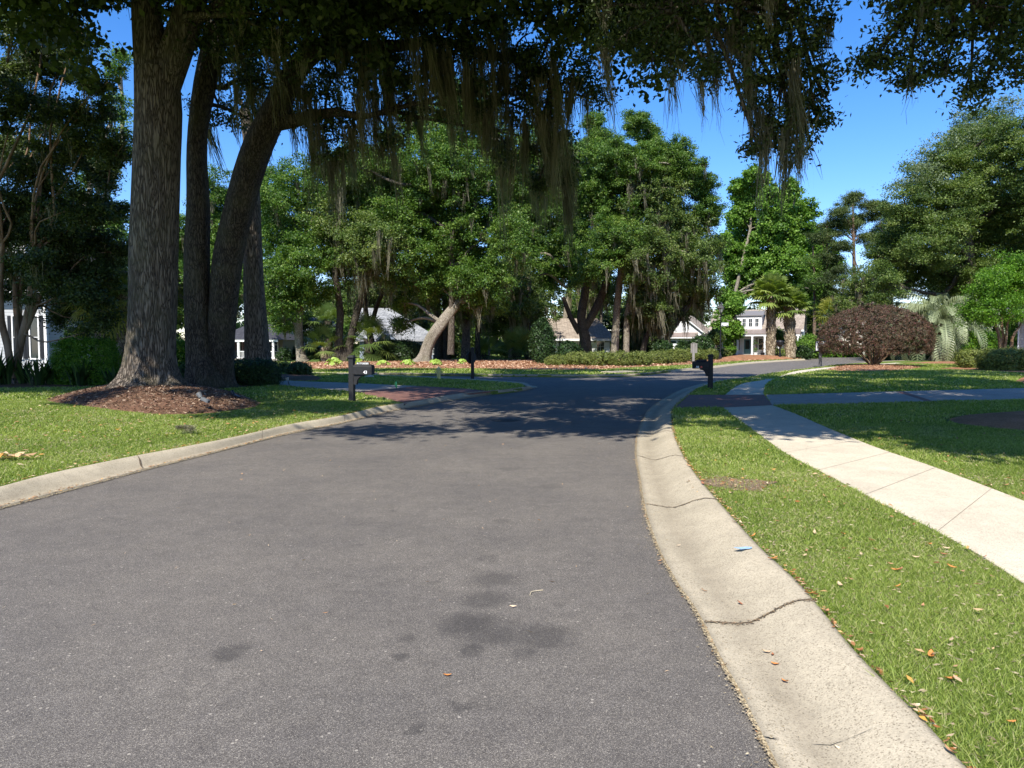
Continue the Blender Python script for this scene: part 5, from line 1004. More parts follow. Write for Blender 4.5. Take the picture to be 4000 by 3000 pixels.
def feather(r, base, az, el, L, n=34, leaf=.55, w=.017, droop=1.0):
    """arched feather frond: rib plus paired drooping leaflets"""
    V = []; Fc = []; T = []; t0 = r.uniform(.3, .8); h = np.array([math.cos(az), math.sin(az), 0]); side = np.array([-math.sin(az), math.cos(az), 0]); pts = []
    for k in range(n + 1):
        t = k / n; a = el - droop * 2.0 * t ** 1.3; pts.append((pts[-1] + (h * math.cos(a) + np.array([0, 0, math.sin(a)])) * L / n) if pts else base.copy())
    pts = np.array(pts)
    for k in range(n):
        b = len(V); V += [pts[k] - side * .012, pts[k] + side * .012, pts[k + 1] + side * .01, pts[k + 1] - side * .01]; Fc += [b, b + 1, b + 2, b + 3]; T += [.7] * 4
        t = k / n
        if t < .12: continue
        tg = nrm(pts[k + 1] - pts[k]); ll = leaf * math.sin(math.pi * min(1, .15 + t * .85)) ** .6 * r.uniform(.85, 1.1)
        for s in (-1, 1):
            d = nrm(side * s * .8 + tg * .75 + np.array([0, 0, .25])); p1 = pts[k] + d * ll * .5; p2 = p1 + nrm(d * .55 + np.array([0, 0, -1.0])) * ll * .55; pw = tg * w; b = len(V)
            V += [pts[k] - pw * .6, pts[k] + pw * .6, p1 + pw, p1 - pw, p2]; Fc += [b, b + 1, b + 2, b + 3, b + 3, b + 2, b + 4, b + 4]; T += [t0] * 5
    return np.array(V), Fc, T
b_ = G(3655, 1409, ZL); root = thing('pindo_palm', 'silvery pindo palm with arching feather fronds behind the purple bush', 'palm', (b_[0], b_[1], ZL)); root.scale = (b_[1] / 30,) * 3; r_ = np.random.default_rng(33)
v, f = limb_mesh([(((0, 0, -.1), (.15, 0, .5), (.1, 0, 1.25)), (.32, .2, .24))], 14, .08, step=.12); mesh_np('trunk', v, f, 4, BARK_PALM, root)
for i in range(64):
    el = R(88 - 80 * (i / 64)); add_fronds(root, [feather(r_, np.array([.1, 0, 1.3]), i * 2.4 + r_.uniform(-.2, .2), el, 3.0 * r_.uniform(.8, 1.1), 30, .62, .03, 1.05 + .3 * r_.random())], PALM_S)
MB().tube([(.1, 0, 1.2), (.5, -.1, 1.0), (.7, -.1, .75)], [.03, .03, .02], 6).build('dead_stalk', MOSS, root)

# ================================================================ SHRUBS AND HEDGES
def shrub(label, loc, rad, leaf, size=.06, n=9000, seed=1, name='shrub', group=None, zc_=None, core=True, stems=0, rz=0, box=False, bumps=.05, stemr=.012, per=12, depth=.16, cut=None, cat='shrub', out=.9):
    """clipped leafy mass: leaf sprigs over a noisy shell, opaque leafy core, stems below"""
    r = np.random.default_rng(seed); root = thing(name, label, cat, loc, rz, group); rx, ry, rzz = rad; zc_ = rzz * .9 if zc_ is None else zc_
    k = n // per; d = nrm(r.normal(size=(k, 3)))
    if box: s_ = 1 / (np.abs(d) ** 5).sum(1, keepdims=True) ** .2; p = d * s_
    else: p = d
    bm = 1 + bumps * (np.sin(p[:, 0:1] * 7 * rx + seed) * np.sin(p[:, 1:2] * 7 * ry) + .7 * np.sin(p[:, 2:3] * 9 * rzz + p[:, 0:1] * 5 * rx))
    C = p * bm * (1 - np.abs(r.normal(0, depth * .35, (k, 1)))) * [rx, ry, rzz] + [0, 0, zc_]; C[:, 2] = np.maximum(C[:, 2], .02)
    if cut is not None: m_ = C[:, 2] > cut + .06 * r.normal(size=len(C)); C = C[m_]; d = d[m_]
    V, T = leafset(C, d, size * 1.7, per, size, seed + 1, up=.35, out=out, ratio=.5, flat=.9); mesh_np('foliage', V, np.arange(len(V)), 4, leaf, root, tint=T)
    if core:
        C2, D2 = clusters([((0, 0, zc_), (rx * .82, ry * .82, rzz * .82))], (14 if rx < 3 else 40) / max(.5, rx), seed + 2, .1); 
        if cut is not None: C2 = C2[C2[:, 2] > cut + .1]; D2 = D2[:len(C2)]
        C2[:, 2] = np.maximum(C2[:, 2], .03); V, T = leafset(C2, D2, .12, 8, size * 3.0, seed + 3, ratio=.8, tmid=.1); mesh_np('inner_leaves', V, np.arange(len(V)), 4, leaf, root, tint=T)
    if stems:
        P_ = []
        for i in range(stems):
            a = i * 2.4; q = .7 * math.sqrt((i + .5) / stems); P_.append((((.12 * math.cos(a), .12 * math.sin(a), -.03), (q * rx * .35 * math.cos(a) + r.normal(0, .04), q * ry * .35 * math.sin(a), zc_ * .35), (q * rx * .8 * math.cos(a), q * ry * .8 * math.sin(a), zc_ * .9)), (stemr * 1.3, stemr, stemr * .5)))
        v, f = limb_mesh(P_, 6, .05, step=.2); mesh_np('stems', v, f, 4, BARK_SM, root, smooth=True)
    return root
def at(u, v, z=ZL): g = G(u, v, z); return g
# purple dome
q = G(3422, 1431, ZL); D_m = q[1]; sc = D_m / F
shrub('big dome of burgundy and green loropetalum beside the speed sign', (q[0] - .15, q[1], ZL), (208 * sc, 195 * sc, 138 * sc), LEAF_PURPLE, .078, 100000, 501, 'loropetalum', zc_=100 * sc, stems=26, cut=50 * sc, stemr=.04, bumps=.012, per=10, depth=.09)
# clipped mounds on the far bed, left to right
mounds = [(2183, 1428, 44, 40), (2262, 1428, 52, 52), (2345, 1429, 55, 54), (2425, 1429, 55, 54), (2500, 1427, 50, 52), (2585, 1421, 48, 50), (2650, 1417, 46, 52), (2718, 1411, 50, 48), (2775, 1406, 36, 42)]
for i, (u, v, w, h) in enumerate(mounds):
    q = G(u, v + 1, ZL + .05); s = q[1] / F; y = q[1] + w * s * .9
    lab = 'clipped olive green mound by the far street, %s' % ('first from the left', 'second from the left', 'third from the left', 'fourth from the left', 'middle one', 'fourth from the lamp', 'third from the lamp', 'behind the grey sign post', 'nearest the lamp')[i]
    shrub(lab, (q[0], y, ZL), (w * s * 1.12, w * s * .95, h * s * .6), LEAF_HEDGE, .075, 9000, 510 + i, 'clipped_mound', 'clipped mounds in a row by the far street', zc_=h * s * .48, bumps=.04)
def dome(label, u, v, w, h, leaf=LEAF_DARK, seed=1, n=9000, size=.08, Y=None, name='round_bush', box=False, ry=.9, z=ZL, up=0, **kw):
    q = G(u, v, z) if Y is None else P(u, v, Y); s = q[1] / F; zz = z; size = 6.5 * q[1] / F
    if up: hh = h * s; return shrub(label, (q[0], q[1] + w * s * .5, z), (w * s, w * s, hh * .5), leaf, size, n, seed, name, None, zc_=q[2] + hh * .5 - z, stems=5, stemr=.03, **kw)
    if Y is not None: h += (q[2] - z) / s
    return shrub(label, (q[0], q[1] + w * s * .5, zz), (w * s, w * s * ry, h * s * .56), leaf, size, n, seed, name, None, zc_=h * s * .46, box=box, **kw)
dome('dark round clipped bush behind the grey sign back, left of the garage', 2672, 1402, 30, 62, seed=530, Y=75, size=.12, n=4500)
dome('largest dark round bush, right of the grey sign back', 2744, 1402, 46, 86, seed=531, Y=74, size=.12, n=6000)
dome('wide dark hedge under the mossy oak left of the garage', 2590, 1402, 40, 66, seed=532, Y=73, size=.12, n=5000)
dome('black green rounded hedge in front of the tan roofed house', 2225, 1400, 46, 62, seed=533, Y=56, size=.11, n=6000)
dome('small dark bush at the left corner of the tan roofed house', 2130, 1400, 26, 62, seed=534, Y=57, size=.11, n=3500)
dome('tall dark upright bush behind the low palmettos', 2120, 1400, 44, 150, seed=535, Y=60, size=.12, n=8000)
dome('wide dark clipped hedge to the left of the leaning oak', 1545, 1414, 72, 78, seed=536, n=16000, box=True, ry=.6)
dome('dark hedge end directly beside the leaning oak trunk', 1610, 1412, 34, 66, seed=537, n=6000)
dome('dark bush at the foot of the whitish trunk, right side', 1225, 1412, 34, 52, seed=538, n=5000, size=.09)
dome('round dark bush at the foot of the whitish trunk, left side', 1150, 1405, 17, 40, seed=539, n=3500, size=.09)
dome('dark rounded porch bush with purple flecks', 1108, 1410, 22, 44, seed=540, n=3500, size=.09)
dome('second porch bush a little farther back', 1125, 1400, 24, 44, seed=541, n=3500, size=.1)
dome('sunlit lime green bush between the porch bushes and the whitish trunk', 1148, 1395, 20, 26, leaf=LEAF_LIME, seed=542, n=2500, size=.1)
dome('low round black green bush on its mulch beyond the left driveway, right one', 1164, 1467, 42, 44, seed=543, n=9000, size=.055)
dome('low round black green bush on its mulch beyond the left driveway, left one', 1112, 1457, 24, 36, seed=544, n=5000, size=.055)
dome('big dark clipped hedge between the massive oak and the left driveway', 960, 1506, 105, 92, seed=545, n=22000, size=.06, box=True, ry=.7)
dome('dark clipped hedge behind the massive oak, farther left', 790, 1500, 90, 80, seed=546, n=14000, box=True)
dome('long clipped hedge with a sunlit top left of the massive oak', 300, 1420, 118, 92, leaf=LEAF_LIME, seed=547, n=30000, size=.07, Y=27, box=True, ry=.35)
dome('hedge glimpsed between the massive oak and the dark upright one', 710, 1420, 40, 80, leaf=LEAF_LIME, seed=548, n=7000, size=.08, Y=31, box=True)
dome('leafy camellia behind the long clipped hedge', 420, 1380, 65, 130, leaf=LEAF_OAK, seed=549, n=12000, size=.1, Y=33)
dome('small leafy camellia between the two pale trunks', 270, 1380, 32, 100, leaf=LEAF_OAK, seed=550, n=6000, size=.1, Y=35)
dome('dark screening hedge behind the silver palm, left part', 3480, 1403, 75, 190, seed=551, n=15000, size=.09, box=True, ry=.5)
dome('dark screening hedge behind the silver palm, right part', 3650, 1403, 100, 200, seed=552, n=18000, size=.09, box=True, ry=.4)
dome('clipped hedge with a bright top right of the silver palm', 3838, 1412, 88, 108, leaf=LEAF_LIME, seed=553, n=20000, size=.06, box=True, ry=.6)
dome('low spreading hedge under the crape myrtle, left part', 3832, 1439, 58, 66, leaf=LEAF_HEDGE, seed=554, n=12000, size=.055, box=True)
dome('low spreading hedge under the crape myrtle, right part at the frame edge', 3960, 1448, 82, 78, leaf=LEAF_HEDGE, seed=555, n=16000, size=.055, box=True)
dome('round dark bush right of the stout palm', 3140, 1398, 30, 42, seed=556, Y=84, n=4000, size=.13)
dome('bright green leafy shrubs between the palms and the purple bush', 3170, 1398, 50, 84, leaf=LEAF_BRIGHT, seed=557, Y=90, n=9000, size=.16)
dome('low roundleaf hedge line far behind the speed sign', 3260, 1392, 120, 34, leaf=LEAF_LIME, seed=558, Y=98, n=7000, size=.15, box=True, ry=.2)
dome('small topiary tree with a light ball crown beside the lamp post', 2798, 1340, 25, 45, leaf=LEAF_OLIVE, seed=559, Y=88, n=4000, size=.12, name='ball_topiary', up=1)
dome('round crowned little tree between the palm trunks', 3040, 1345, 24, 55, leaf=LEAF_OAK, seed=560, Y=88, n=4000, size=.13, name='ball_topiary', up=1)
dome('airy low bush under the left window of the white house', 2830, 1392, 26, 22, leaf=LEAF_HEDGE, seed=561, Y=92, n=2500, size=.12)
dome('low bush between the palm trunks before the porch', 3050, 1392, 40, 22, leaf=LEAF_HEDGE, seed=562, Y=92, n=3000, size=.12)
# yellow green leafy clumps along the mulch
for i, (u, v, w, h) in enumerate(((1302, 1430, 36, 38), (1402, 1424, 16, 28), (1497, 1429, 26, 25), (1594, 1429, 32, 26), (1700, 1429, 26, 30), (1806, 1425, 20, 26))):
    q = G(u, v, ZL + .03); s = q[1] / F; r = np.random.default_rng(600 + i)
    lab = 'yellow green broad leaved clump on orange mulch, ' + ('largest one beside the small palmetto', 'half hidden behind the left mailbox', 'alone in front of the dark hedge', 'just left of the leaning trunk', 'just right of the leaning trunk', 'beside the octagonal sign')[i]
    root = thing('leafy_clump', lab, 'plant', (q[0], q[1] + .15, ZL + .03), 0, 'yellow green clumps along the far mulch bed')
    n = int(34 * w / 25); a = r.uniform(0, 6.28, n); k = np.sqrt(r.random(n)); px = k * np.cos(a) * w * s; py = k * np.sin(a) * w * s * .8; pz = (1 - k ** 2) ** .5 * h * s * .75 + .06; V = []; Fc = []; T = []
    for j in range(n):
        c = np.array([px[j], py[j], pz[j]]); o_ = nrm(np.array([math.cos(a[j]) * k[j], math.sin(a[j]) * k[j] - .15, .75 - .4 * k[j]]) + r.normal(0, .25, 3)); e1 = nrm(np.cross(o_, [.1, 1, .2])); e2 = np.cross(o_, e1); R_ = r.uniform(.07, .13); b = len(V); V.append(c - o_ * .025); T.append(.25)
        tt = r.uniform(.4, 1)
        for m in range(8):
            g_ = m / 8 * 6.283; V.append(c + (e1 * math.cos(g_) + e2 * math.sin(g_)) * R_ * (1 + .12 * math.cos(2 * g_)) + np.array([0, 0, -.02])); T.append(tt)
        for m in range(8): Fc += [b, b + 1 + m, b + 1 + (m + 1) % 8, b + 1 + (m + 1) % 8]
        b = len(V); V += [np.array([px[j] * .3, py[j] * .3, 0]), np.array([px[j] * .3 + .012, py[j] * .3, 0]), c + np.array([.006, 0, -.02]), c - np.array([.006, 0, .02])]; Fc += [b, b + 1, b + 2, b + 3]; T += [.4] * 4
    mk_q('leaves', np.array(V), Fc, HOSTA, root, T)
# strap leaved dark plants under the left trees
def straps(label, u, v, Y, n, L, mat, seed, name='cast_iron_plant', w=.045, spread=.25):
    q = G(u, 1508 - (Y - 19) * 4, ZL); L *= 1.35; w *= 1.2; spread *= 1.3; r = np.random.default_rng(seed); root = thing(name, label, 'plant', (q[0], q[1], ZL), 0, 'dark strap leaved plants under the left trees'); V = []; Fc = []; T = []
    for j in range(n):
        a = r.uniform(0, 6.28); d = np.array([math.cos(a), math.sin(a), 0]); sd_ = np.array([-d[1], d[0], 0]); p0 = d * spread * r.random(); ll = L * r.uniform(.6, 1.15); ln_ = r.uniform(.15, .6); t0 = r.random(); pr = None
        for k in range(5):
            t = k / 4; p = p0 + d * ln_ * ll * t ** 1.5 + np.array([0, 0, ll * (t - .35 * ln_ * t * t * 1.5)]); ww = w * math.sin(math.pi * (.12 + .86 * t)); b = len(V); V += [p - sd_ * ww, p + sd_ * ww]; T += [t0] * 2
            if k: Fc += [b - 2, b - 1, b + 1, b]
    mk_q('leaves', np.array(V), Fc, mat, root, T)
for i, u in enumerate((-20, 30, 95, 150, 205, 260, 310, 355, 410, 450)):
    straps('dark strap leaved plant, %s, left of the oak' % ('cut by the frame edge', 'by the myrtle foot', 'right of the myrtle foot', 'below the shuttered window', 'fourth clear of the myrtle', 'middle', 'fifth from the oak', 'fourth from the oak', 'third from the oak', 'touching the roots')[i], u, 1508, 19 + .5 * (i % 3), 42, (1.15, .95, .9, .85, .9, .75, .8, .75, .7, .6)[i], LEAF_DARK, 640 + i)
# ================================================================ HOUSES
def win(parent, x, z, w, h, y=0.0, mat=GLASS, frame=WHITE, mull=(1, 1), fw=.07, d=.06, name='window'):
    """window on a wall whose face is at y (looking towards -y)"""
    f = MB(); f.box((x, y - d / 2, z - h / 2 - fw / 2), (w + 2 * fw + .06, d + .05, fw)); f.box((x, y - d / 2, z + h / 2 + fw / 2), (w + 2 * fw, d, fw))
    for s in (-1, 1): f.box((x + s * (w / 2 + fw / 2), y - d / 2, z), (fw, d, h))
    for i in range(1, mull[0] + 1): f.box((x - w / 2 + w * i / (mull[0] + 1), y - .035, z), (.028, .03, h))
    for i in range(1, mull[1] + 1): f.box((x, y - .03, z - h / 2 + h * i / (mull[1] + 1)), (w, .032, .03))
    fo = f.build(name, frame, parent); MB().box((x, y - .01, z), (w, .02, h)).build('pane', mat, fo); return fo
def gable(x0, x1, y0, y1, z0, z1, over=.35, t=.14, ax='x'):
    """gable roof slabs, ridge along y (ax='y') or along x"""
    m = MB()
    if ax == 'y':
        xm = (x0 + x1) / 2; k = (z1 - z0) / ((x1 - x0) / 2); a0 = x0 - over; b0 = x1 + over; zz = z0 - over * k
        m.prism([(a0, zz), (xm, z1), (b0, zz), (b0, zz + t), (xm, z1 + t), (a0, zz + t)], y0 - over, y1 + over, 'y')
    else:
        ym = (y0 + y1) / 2; k = (z1 - z0) / ((y1 - y0) / 2); a0 = y0 - over; b0 = y1 + over; zz = z0 - over * k
        m.prism([(a0, zz), (ym, z1), (b0, zz), (b0, zz + t), (ym, z1 + t), (a0, zz + t)], x0 - over, x1 + over, 'x')
    return m
# --- white house with porch and shed dormer
q = G(2900, 1391, ZL); W = thing('white_house', 'white clapboard house with a tan roof, shed dormer and long front porch', 'house', (q[0], q[1] + 1.5, ZL), R(-25))
sx = lambda u: (u - 2900) / 23.9
sz = lambda v: (1391 - v) / 25.6
MB().box((2.2, 4.5, 1.85), (12.6, 9, 3.7)).build('wall', SIDE_W, W)
MB().prism([(0, 3.7), (4.5, 6.8), (9, 3.7)], -4.08, 8.48, 'x').build('side_gable', SIDE_W, W)
gable(-4.2, 8.5, 0, 9, 3.7, 6.85, .3, .16, 'x').build('roof', ROOF_T, W)
MB().box((2.2, -.33, 3.66), (13.3, .06, .24)).box((8.85, 4.5, 3.6), (.05, .05, .05)).build('fascia', WHITE, W)
dm = MB().box((1.05, 1.0, 4.85), (4.1, 2.2, 2.1)).build('dormer', SIDE_W, W)
MB().prism([(-.35, 5.88), (2.8, 6.62), (2.8, 6.74), (-.35, 6.0)], -1.25, 3.35, 'x').build('dormer_roof', METALG, dm)
MB().box((1.05, -.16, 5.84), (4.3, .08, .18)).build('dormer_fascia', WHITE, dm)
for u in (2894.5, 2915, 2936, 2957): win(dm, sx(u) * 1.02, 4.9, .46, 1.1, -.1, mull=(1, 1), fw=.05)
MB().prism([(-2.6, 3.15), (0, 3.85), (0, 3.95), (-2.6, 3.25)], -1.3, 8.5, 'x').build('porch_roof', METALR, W)
MB().box((3.6, -2.45, 3.02), (9.7, .16, .26)).build('porch_beam', WHITE, W)
for x in (-1.0, 0.1, 2.1, 3.8, 5.6, 8.2): MB().box((x, -2.45, 1.55), (.24, .24, 2.7)).box((x, -2.45, .28), (.32, .32, .2)).box((x, -2.45, 2.85), (.32, .32, .1)).build('column', WHITE, W)
MB().box((3.6, -1.3, .12), (9.8, 2.6, .3)).build('porch_floor', DRIVE, W)
MB().box((1.2, -3.0, .1), (2.0, .7, .22)).box((1.2, -3.4, .03), (2.2, .7, .12)).build('steps', plain('step_brick', (.3, .17, .12), .9, scale=20), W)
dr_ = MB().box((1.15, -.03, 1.4), (.95, .07, 2.15)).build('door', TEALD, W); MB().box((1.15, -.075, 1.65), (.6, .02, 1.3)).build('pane', GLASS, dr_); MB().box((1.5, -.1, 1.3), (.04, .06, .18)).build('handle', BLACKM, dr_)
MB().box((.52, -.04, 1.4), (.12, .08, 2.3)).box((1.78, -.04, 1.4), (.12, .08, 2.3)).box((1.15, -.04, 2.55), (1.38, .08, .14)).build('door_frame', WHITE, W)
for x, w in ((-.75, .75), (3.15, .85), (5.0, .85), (7.0, .8), (-2.9, .8)):
    win(W, x, 1.75, w, 1.65, 0, mull=(0, 1))
    for s in (-1, 1): MB().box((x + s * (w / 2 + .3), -.03, 1.75), (.32, .06, 1.75)).build('shutter', GREYS, W)
MB().lathe((-.1, -.12, 2.0), [(.02, 0), (.07, .06), (.08, .25), (.02, .34)], 8).build('porch_lantern', BLACKM, W)
# garage wing
MB().box((-7.9, 1.2, 1.75), (6.2, 8, 3.5)).build('garage_wall', SIDE_W, W)
MB().prism([(-11, 3.5), (-7.9, 6.0), (-4.8, 3.5)], -2.78, 5, 'y').build('garage_gable', SIDE_W, W)
gable(-11, -4.8, -2.8, 5.2, 3.5, 6.05, .35, .16, 'y').build('garage_roof', ROOF_T, W)
MB().prism([(-11.35, 3.18), (-7.9, 5.98), (-4.45, 3.18), (-4.45, 3.36), (-7.9, 6.18), (-11.35, 3.36)], -3.2, -3.14, 'y').build('rake_board', WHITE, W)
gd = MB().box((-7.9, -2.83, 1.15), (4.2, .08, 2.3)).build('garage_door', WHITES, W); MB().box((-9.2, -2.88, 2.05), (1.0, .03, .3)).box((-7.9, -2.88, 2.05), (1.0, .03, .3)).box((-6.6, -2.88, 2.05), (1.0, .03, .3)).build('pane', GLASS, gd)
MB().prism([(-3.6, 2.75), (-2.8, 3.42), (-2.8, 3.5), (-3.6, 2.83)], -10.3, -5.5, 'x').build('garage_awning', METALR, W); MB().box((-7.9, -3.55, 2.68), (4.9, .1, .16)).build('awning_beam', WHITE, W)
MB().box((-4.4, 1.4, 1.6), (1.2, 3, 3.2)).build('link_wall', SIDE_W, W); MB().prism([(-.6, 3.0), (3, 4.2), (3, 4.3), (-.6, 3.1)], -4.8, -3.6, 'x').build('link_roof', METALG, W)
MB().box((6.6, 5.5, 6.9), (.9, .9, 1.1)).build('chimney', plain('chimney_brick', (.35, .26, .2), .9, scale=12), W)
# pots before the porch
for lab, x, lf_, pm in (('white planter with a little topiary left of the porch steps', -.4, LEAF_LIME, POT), ('white planter with a little topiary right of the porch steps', 2.75, LEAF_LIME, POT), ('dark planter with dusky leaves beside the right white planter', 3.7, LEAF_PURPLE, BLACKM)):
    p = W.matrix_basis @ Vector((x, -4.0, 0)); t = thing('planter', lab, 'planter', (p.x, p.y, ZL)); MB().lathe((0, 0, 0), [(.2, 0), (.26, .1), (.3, .45), (.34, .5), (.34, .56), (.28, .56), (.26, .5)], 14).build('pot', pm, t)
    C, D = clusters([((0, 0, 1.1), (.3, .3, .26)), ((0, 0, 1.9), (.34, .34, .3)), ((0, 0, .75), (.24, .24, .18))], 12, 7, .2); V, T = leafset(C, D, .14, 12, .1, 8); mesh_np('foliage', V, np.arange(len(V)), 4, lf_, t, tint=T); MB().tube([(0, 0, .4), (0, 0, 1.9)], .03, 6).build('stem', BARK_SM, t)
# --- tan roofed house
q = G(2235, 1399, ZL); s = q[1] / F
T_ = thing('tan_roofed_house', 'white house with a broad tan shingle roof seen through the wood', 'house', (q[0], q[1], ZL), R(4))
w2 = 148 * s; MB().box((0, 5, 62 * s / 2), (2 * w2, 10, 62 * s)).build('wall', SIDE_W, T_)
e0, r0_ = 76 * s, 160 * s; a = w2 + .6
MB().add([(-a, -.8, e0), (a, -.8, e0), (a, 10.8, e0), (-a, 10.8, e0), (-a + 1.3, 4.5, r0_), (a - 1.3, 4.5, r0_), (a - 1.3, 5.5, r0_), (-a + 1.3, 5.5, r0_)], [(3, 2, 1, 0), (0, 1, 5, 4), (1, 2, 6, 5), (2, 3, 7, 6), (3, 0, 4, 7), (4, 5, 6, 7)]).build('roof', ROOF_T, T_)
MB().box((0, -.75, e0 - .14), (2 * a, .12, .26)).box((0, -.35, e0 - .3), (2 * w2 + .6, .7, .04)).build('eave', WHITE, T_)
for x in (-w2 * .6, w2 * .1, w2 * .75): win(T_, x, 1.4, .9, 1.3, 0, mull=(1, 1))
dz = MB().box((-w2 * .25, -.03, 1.05), (1.0, .06, 2.1)).build('door', DARKD, T_); MB().box((-w2 * .25 + .38, -.08, 1.0), (.04, .05, .16)).build('handle', WHITE, dz)
# --- grey roofed house with the small dormer
q = G(1530, 1402, ZL); s = q[1] / F
Gh = thing('grey_roofed_house', 'blue grey house with a steep pale grey roof, tiny dormer and arched gable', 'house', (q[0], q[1], ZL), R(6))
px = lambda u: (u - 1530) * s; pz = lambda v: (1402 - v) * s
MB().box((px(1548), 5.5, pz(1328) / 2), (px(1690) - px(1405), 10, pz(1328))).build('wall', plain('blue_grey_siding', (.24, .28, .36), .7), Gh)
MB().add([(px(1388), 0, pz(1326)), (px(1725), 0, pz(1326)), (px(1725), 11, pz(1326)), (px(1388), 11, pz(1326)), (px(1388), 5, pz(1196)), (px(1512), 5, pz(1196)), (px(1512), 6, pz(1196)), (px(1388), 6, pz(1196))], [(3, 2, 1, 0), (0, 1, 5, 4), (1, 2, 6, 5), (2, 3, 7, 6), (3, 0, 4, 7), (4, 5, 6, 7)]).build('roof', ROOF_G, Gh)
MB().box((px(1556), -.05, pz(1330)), (px(1725) - px(1388), .12, .2)).build('eave', GREYW, Gh)
dn = MB().box((px(1553), 2.4, pz(1282)), (.8, 3.0, 1.45)).build('dormer', WHITE, Gh); MB().prism([(px(1553) - .62, pz(1262)), (px(1553), pz(1250)), (px(1553) + .62, pz(1262)), (px(1553) + .62, pz(1264)), (px(1553) - .62, pz(1264))], .6, 4, 'y').build('dormer_roof', ROOF_G, dn); win(dn, px(1555), pz(1285), .38, .95, .88, mull=(1, 2), fw=.06)
ga = MB().prism([(px(1470), pz(1328)), (px(1508), pz(1292)), (px(1552), pz(1328))], -.8, 2, 'y').build('arched_gable', plain('grey_shingle_wall', (.2, .24, .31), .8), Gh)
MB().prism([(px(1464), pz(1330)), (px(1508), pz(1288)), (px(1558), pz(1330)), (px(1558), pz(1325)), (px(1508), pz(1283)), (px(1464), pz(1325))], -1.0, -.86, 'y').build('rake', GREYW, ga)
MB().prism([(px(1508) + .62 * math.cos(a), pz(1330) + .62 * math.sin(a)) for a in np.linspace(0, math.pi, 12)], -.88, -.82, 'y').build('arch_window', GLASS, ga)
for u in (1480, 1620, 1690): win(Gh, px(u), pz(1362), .8, 1.2, .5, mull=(1, 1))
# --- porch house on the left
q = G(985, 1409, ZL); s = q[1] / F
Ph = thing('porch_house', 'taupe house with a dark hipped roof and white railed porch behind the oaks', 'house', (q[0], q[1], ZL), R(3))
px = lambda u: (u - 985) * s; pz = lambda v: (1409 - v) * s
MB().box((px(985), 4.5, pz(1330) / 2 + .2), (px(1090) - px(872), 7, pz(1330))).build('wall', SIDE_T, Ph)
MB().add([(px(855), -1.4, pz(1327)), (px(1100), -1.4, pz(1327)), (px(1100), 8.6, pz(1327)), (px(855), 8.6, pz(1327)), (px(940), 3, pz(1262)), (px(1030), 3, pz(1262)), (px(1030), 4, pz(1262)), (px(940), 4, pz(1262))], [(3, 2, 1, 0), (0, 1, 5, 4), (1, 2, 6, 5), (2, 3, 7, 6), (3, 0, 4, 7), (4, 5, 6, 7)]).build('roof', ROOF_D, Ph)
MB().box((px(978), -1.3, pz(1331)), (px(1098) - px(858), .14, .22)).build('porch_beam', WHITE, Ph)
for u in (878, 905, 949, 1030, 1080): MB().box((px(u), -1.2, pz(1370)), (.2, .2, pz(1332))).box((px(u), -1.2, .25), (.3, .3, .3)).build('column', WHITE, Ph)
for a0, b0 in ((950, 1028), (1032, 1079)):
    m = MB().box((px((a0 + b0) / 2), -1.2, .95), (px(b0) - px(a0), .07, .07)).box((px((a0 + b0) / 2), -1.2, .3), (px(b0) - px(a0), .06, .06))
    for k in range(int((b0 - a0) * s / .13)): m.box((px(a0) + .07 + k * .13, -1.2, .62), (.035, .035, .62))
    m.build('railing', WHITE, Ph)
MB().box((px(985), -.3, .1), (px(1095) - px(870), 2.6, .24)).build('porch_floor', DRIVE, Ph)
dz = MB().box((px(893), .96, 1.25), (.75, .06, 2.1)).build('door', DARKD, Ph); MB().box((px(893) + .28, .9, 1.2), (.04, .05, .16)).build('handle', WHITE, dz)
win(Ph, px(928), 1.6, .5, 1.2, 1.0); win(Ph, px(1058), 1.6, .8, 1.3, 1.0, mull=(0, 1)); MB().box((px(940), .97, 1.6), (.32, .06, 1.3)).build('shutter', BURG, Ph); MB().box((px(916), .97, 1.6), (.32, .06, 1.3)).build('shutter', BURG, Ph)
gb = MB().prism([(px(872), pz(1352)), (px(893), pz(1338)), (px(913), pz(1352))], -3.0, -1.2, 'y').build('entry_gable', WHITE, Ph); MB().prism([(px(866), pz(1352)), (px(893), pz(1334)), (px(919), pz(1352)), (px(919), pz(1350)), (px(893), pz(1331)), (px(866), pz(1350))], -3.2, -1.2, 'y').build('entry_roof', ROOF_D, gb)
for u in (880, 906): MB().box((px(u), -2.9, pz(1353) / 2), (.16, .16, pz(1353))).build('column', WHITE, Ph)
# --- slice of a white gabled house behind the whitish trunk
q = G(1180, 1395, ZL); s = q[1] / F
Sw = thing('white_gabled_house', 'white gabled house mostly hidden behind the whitish oak trunk', 'house', (q[0], q[1], ZL), R(-8))
MB().box((.6, 4, 1.8), (4.4, 8, 3.6)).build('wall', SIDE_W, Sw); MB().prism([(-1.6, 3.6), (.6, 5.2), (2.8, 3.6)], 0, 8, 'y').build('gable', SIDE_W, Sw); gable(-1.6, 2.8, 0, 8, 3.6, 5.2, .4, .14, 'y').build('roof', ROOF_D, Sw); win(Sw, .4, 1.8, .7, 1.3, 0)
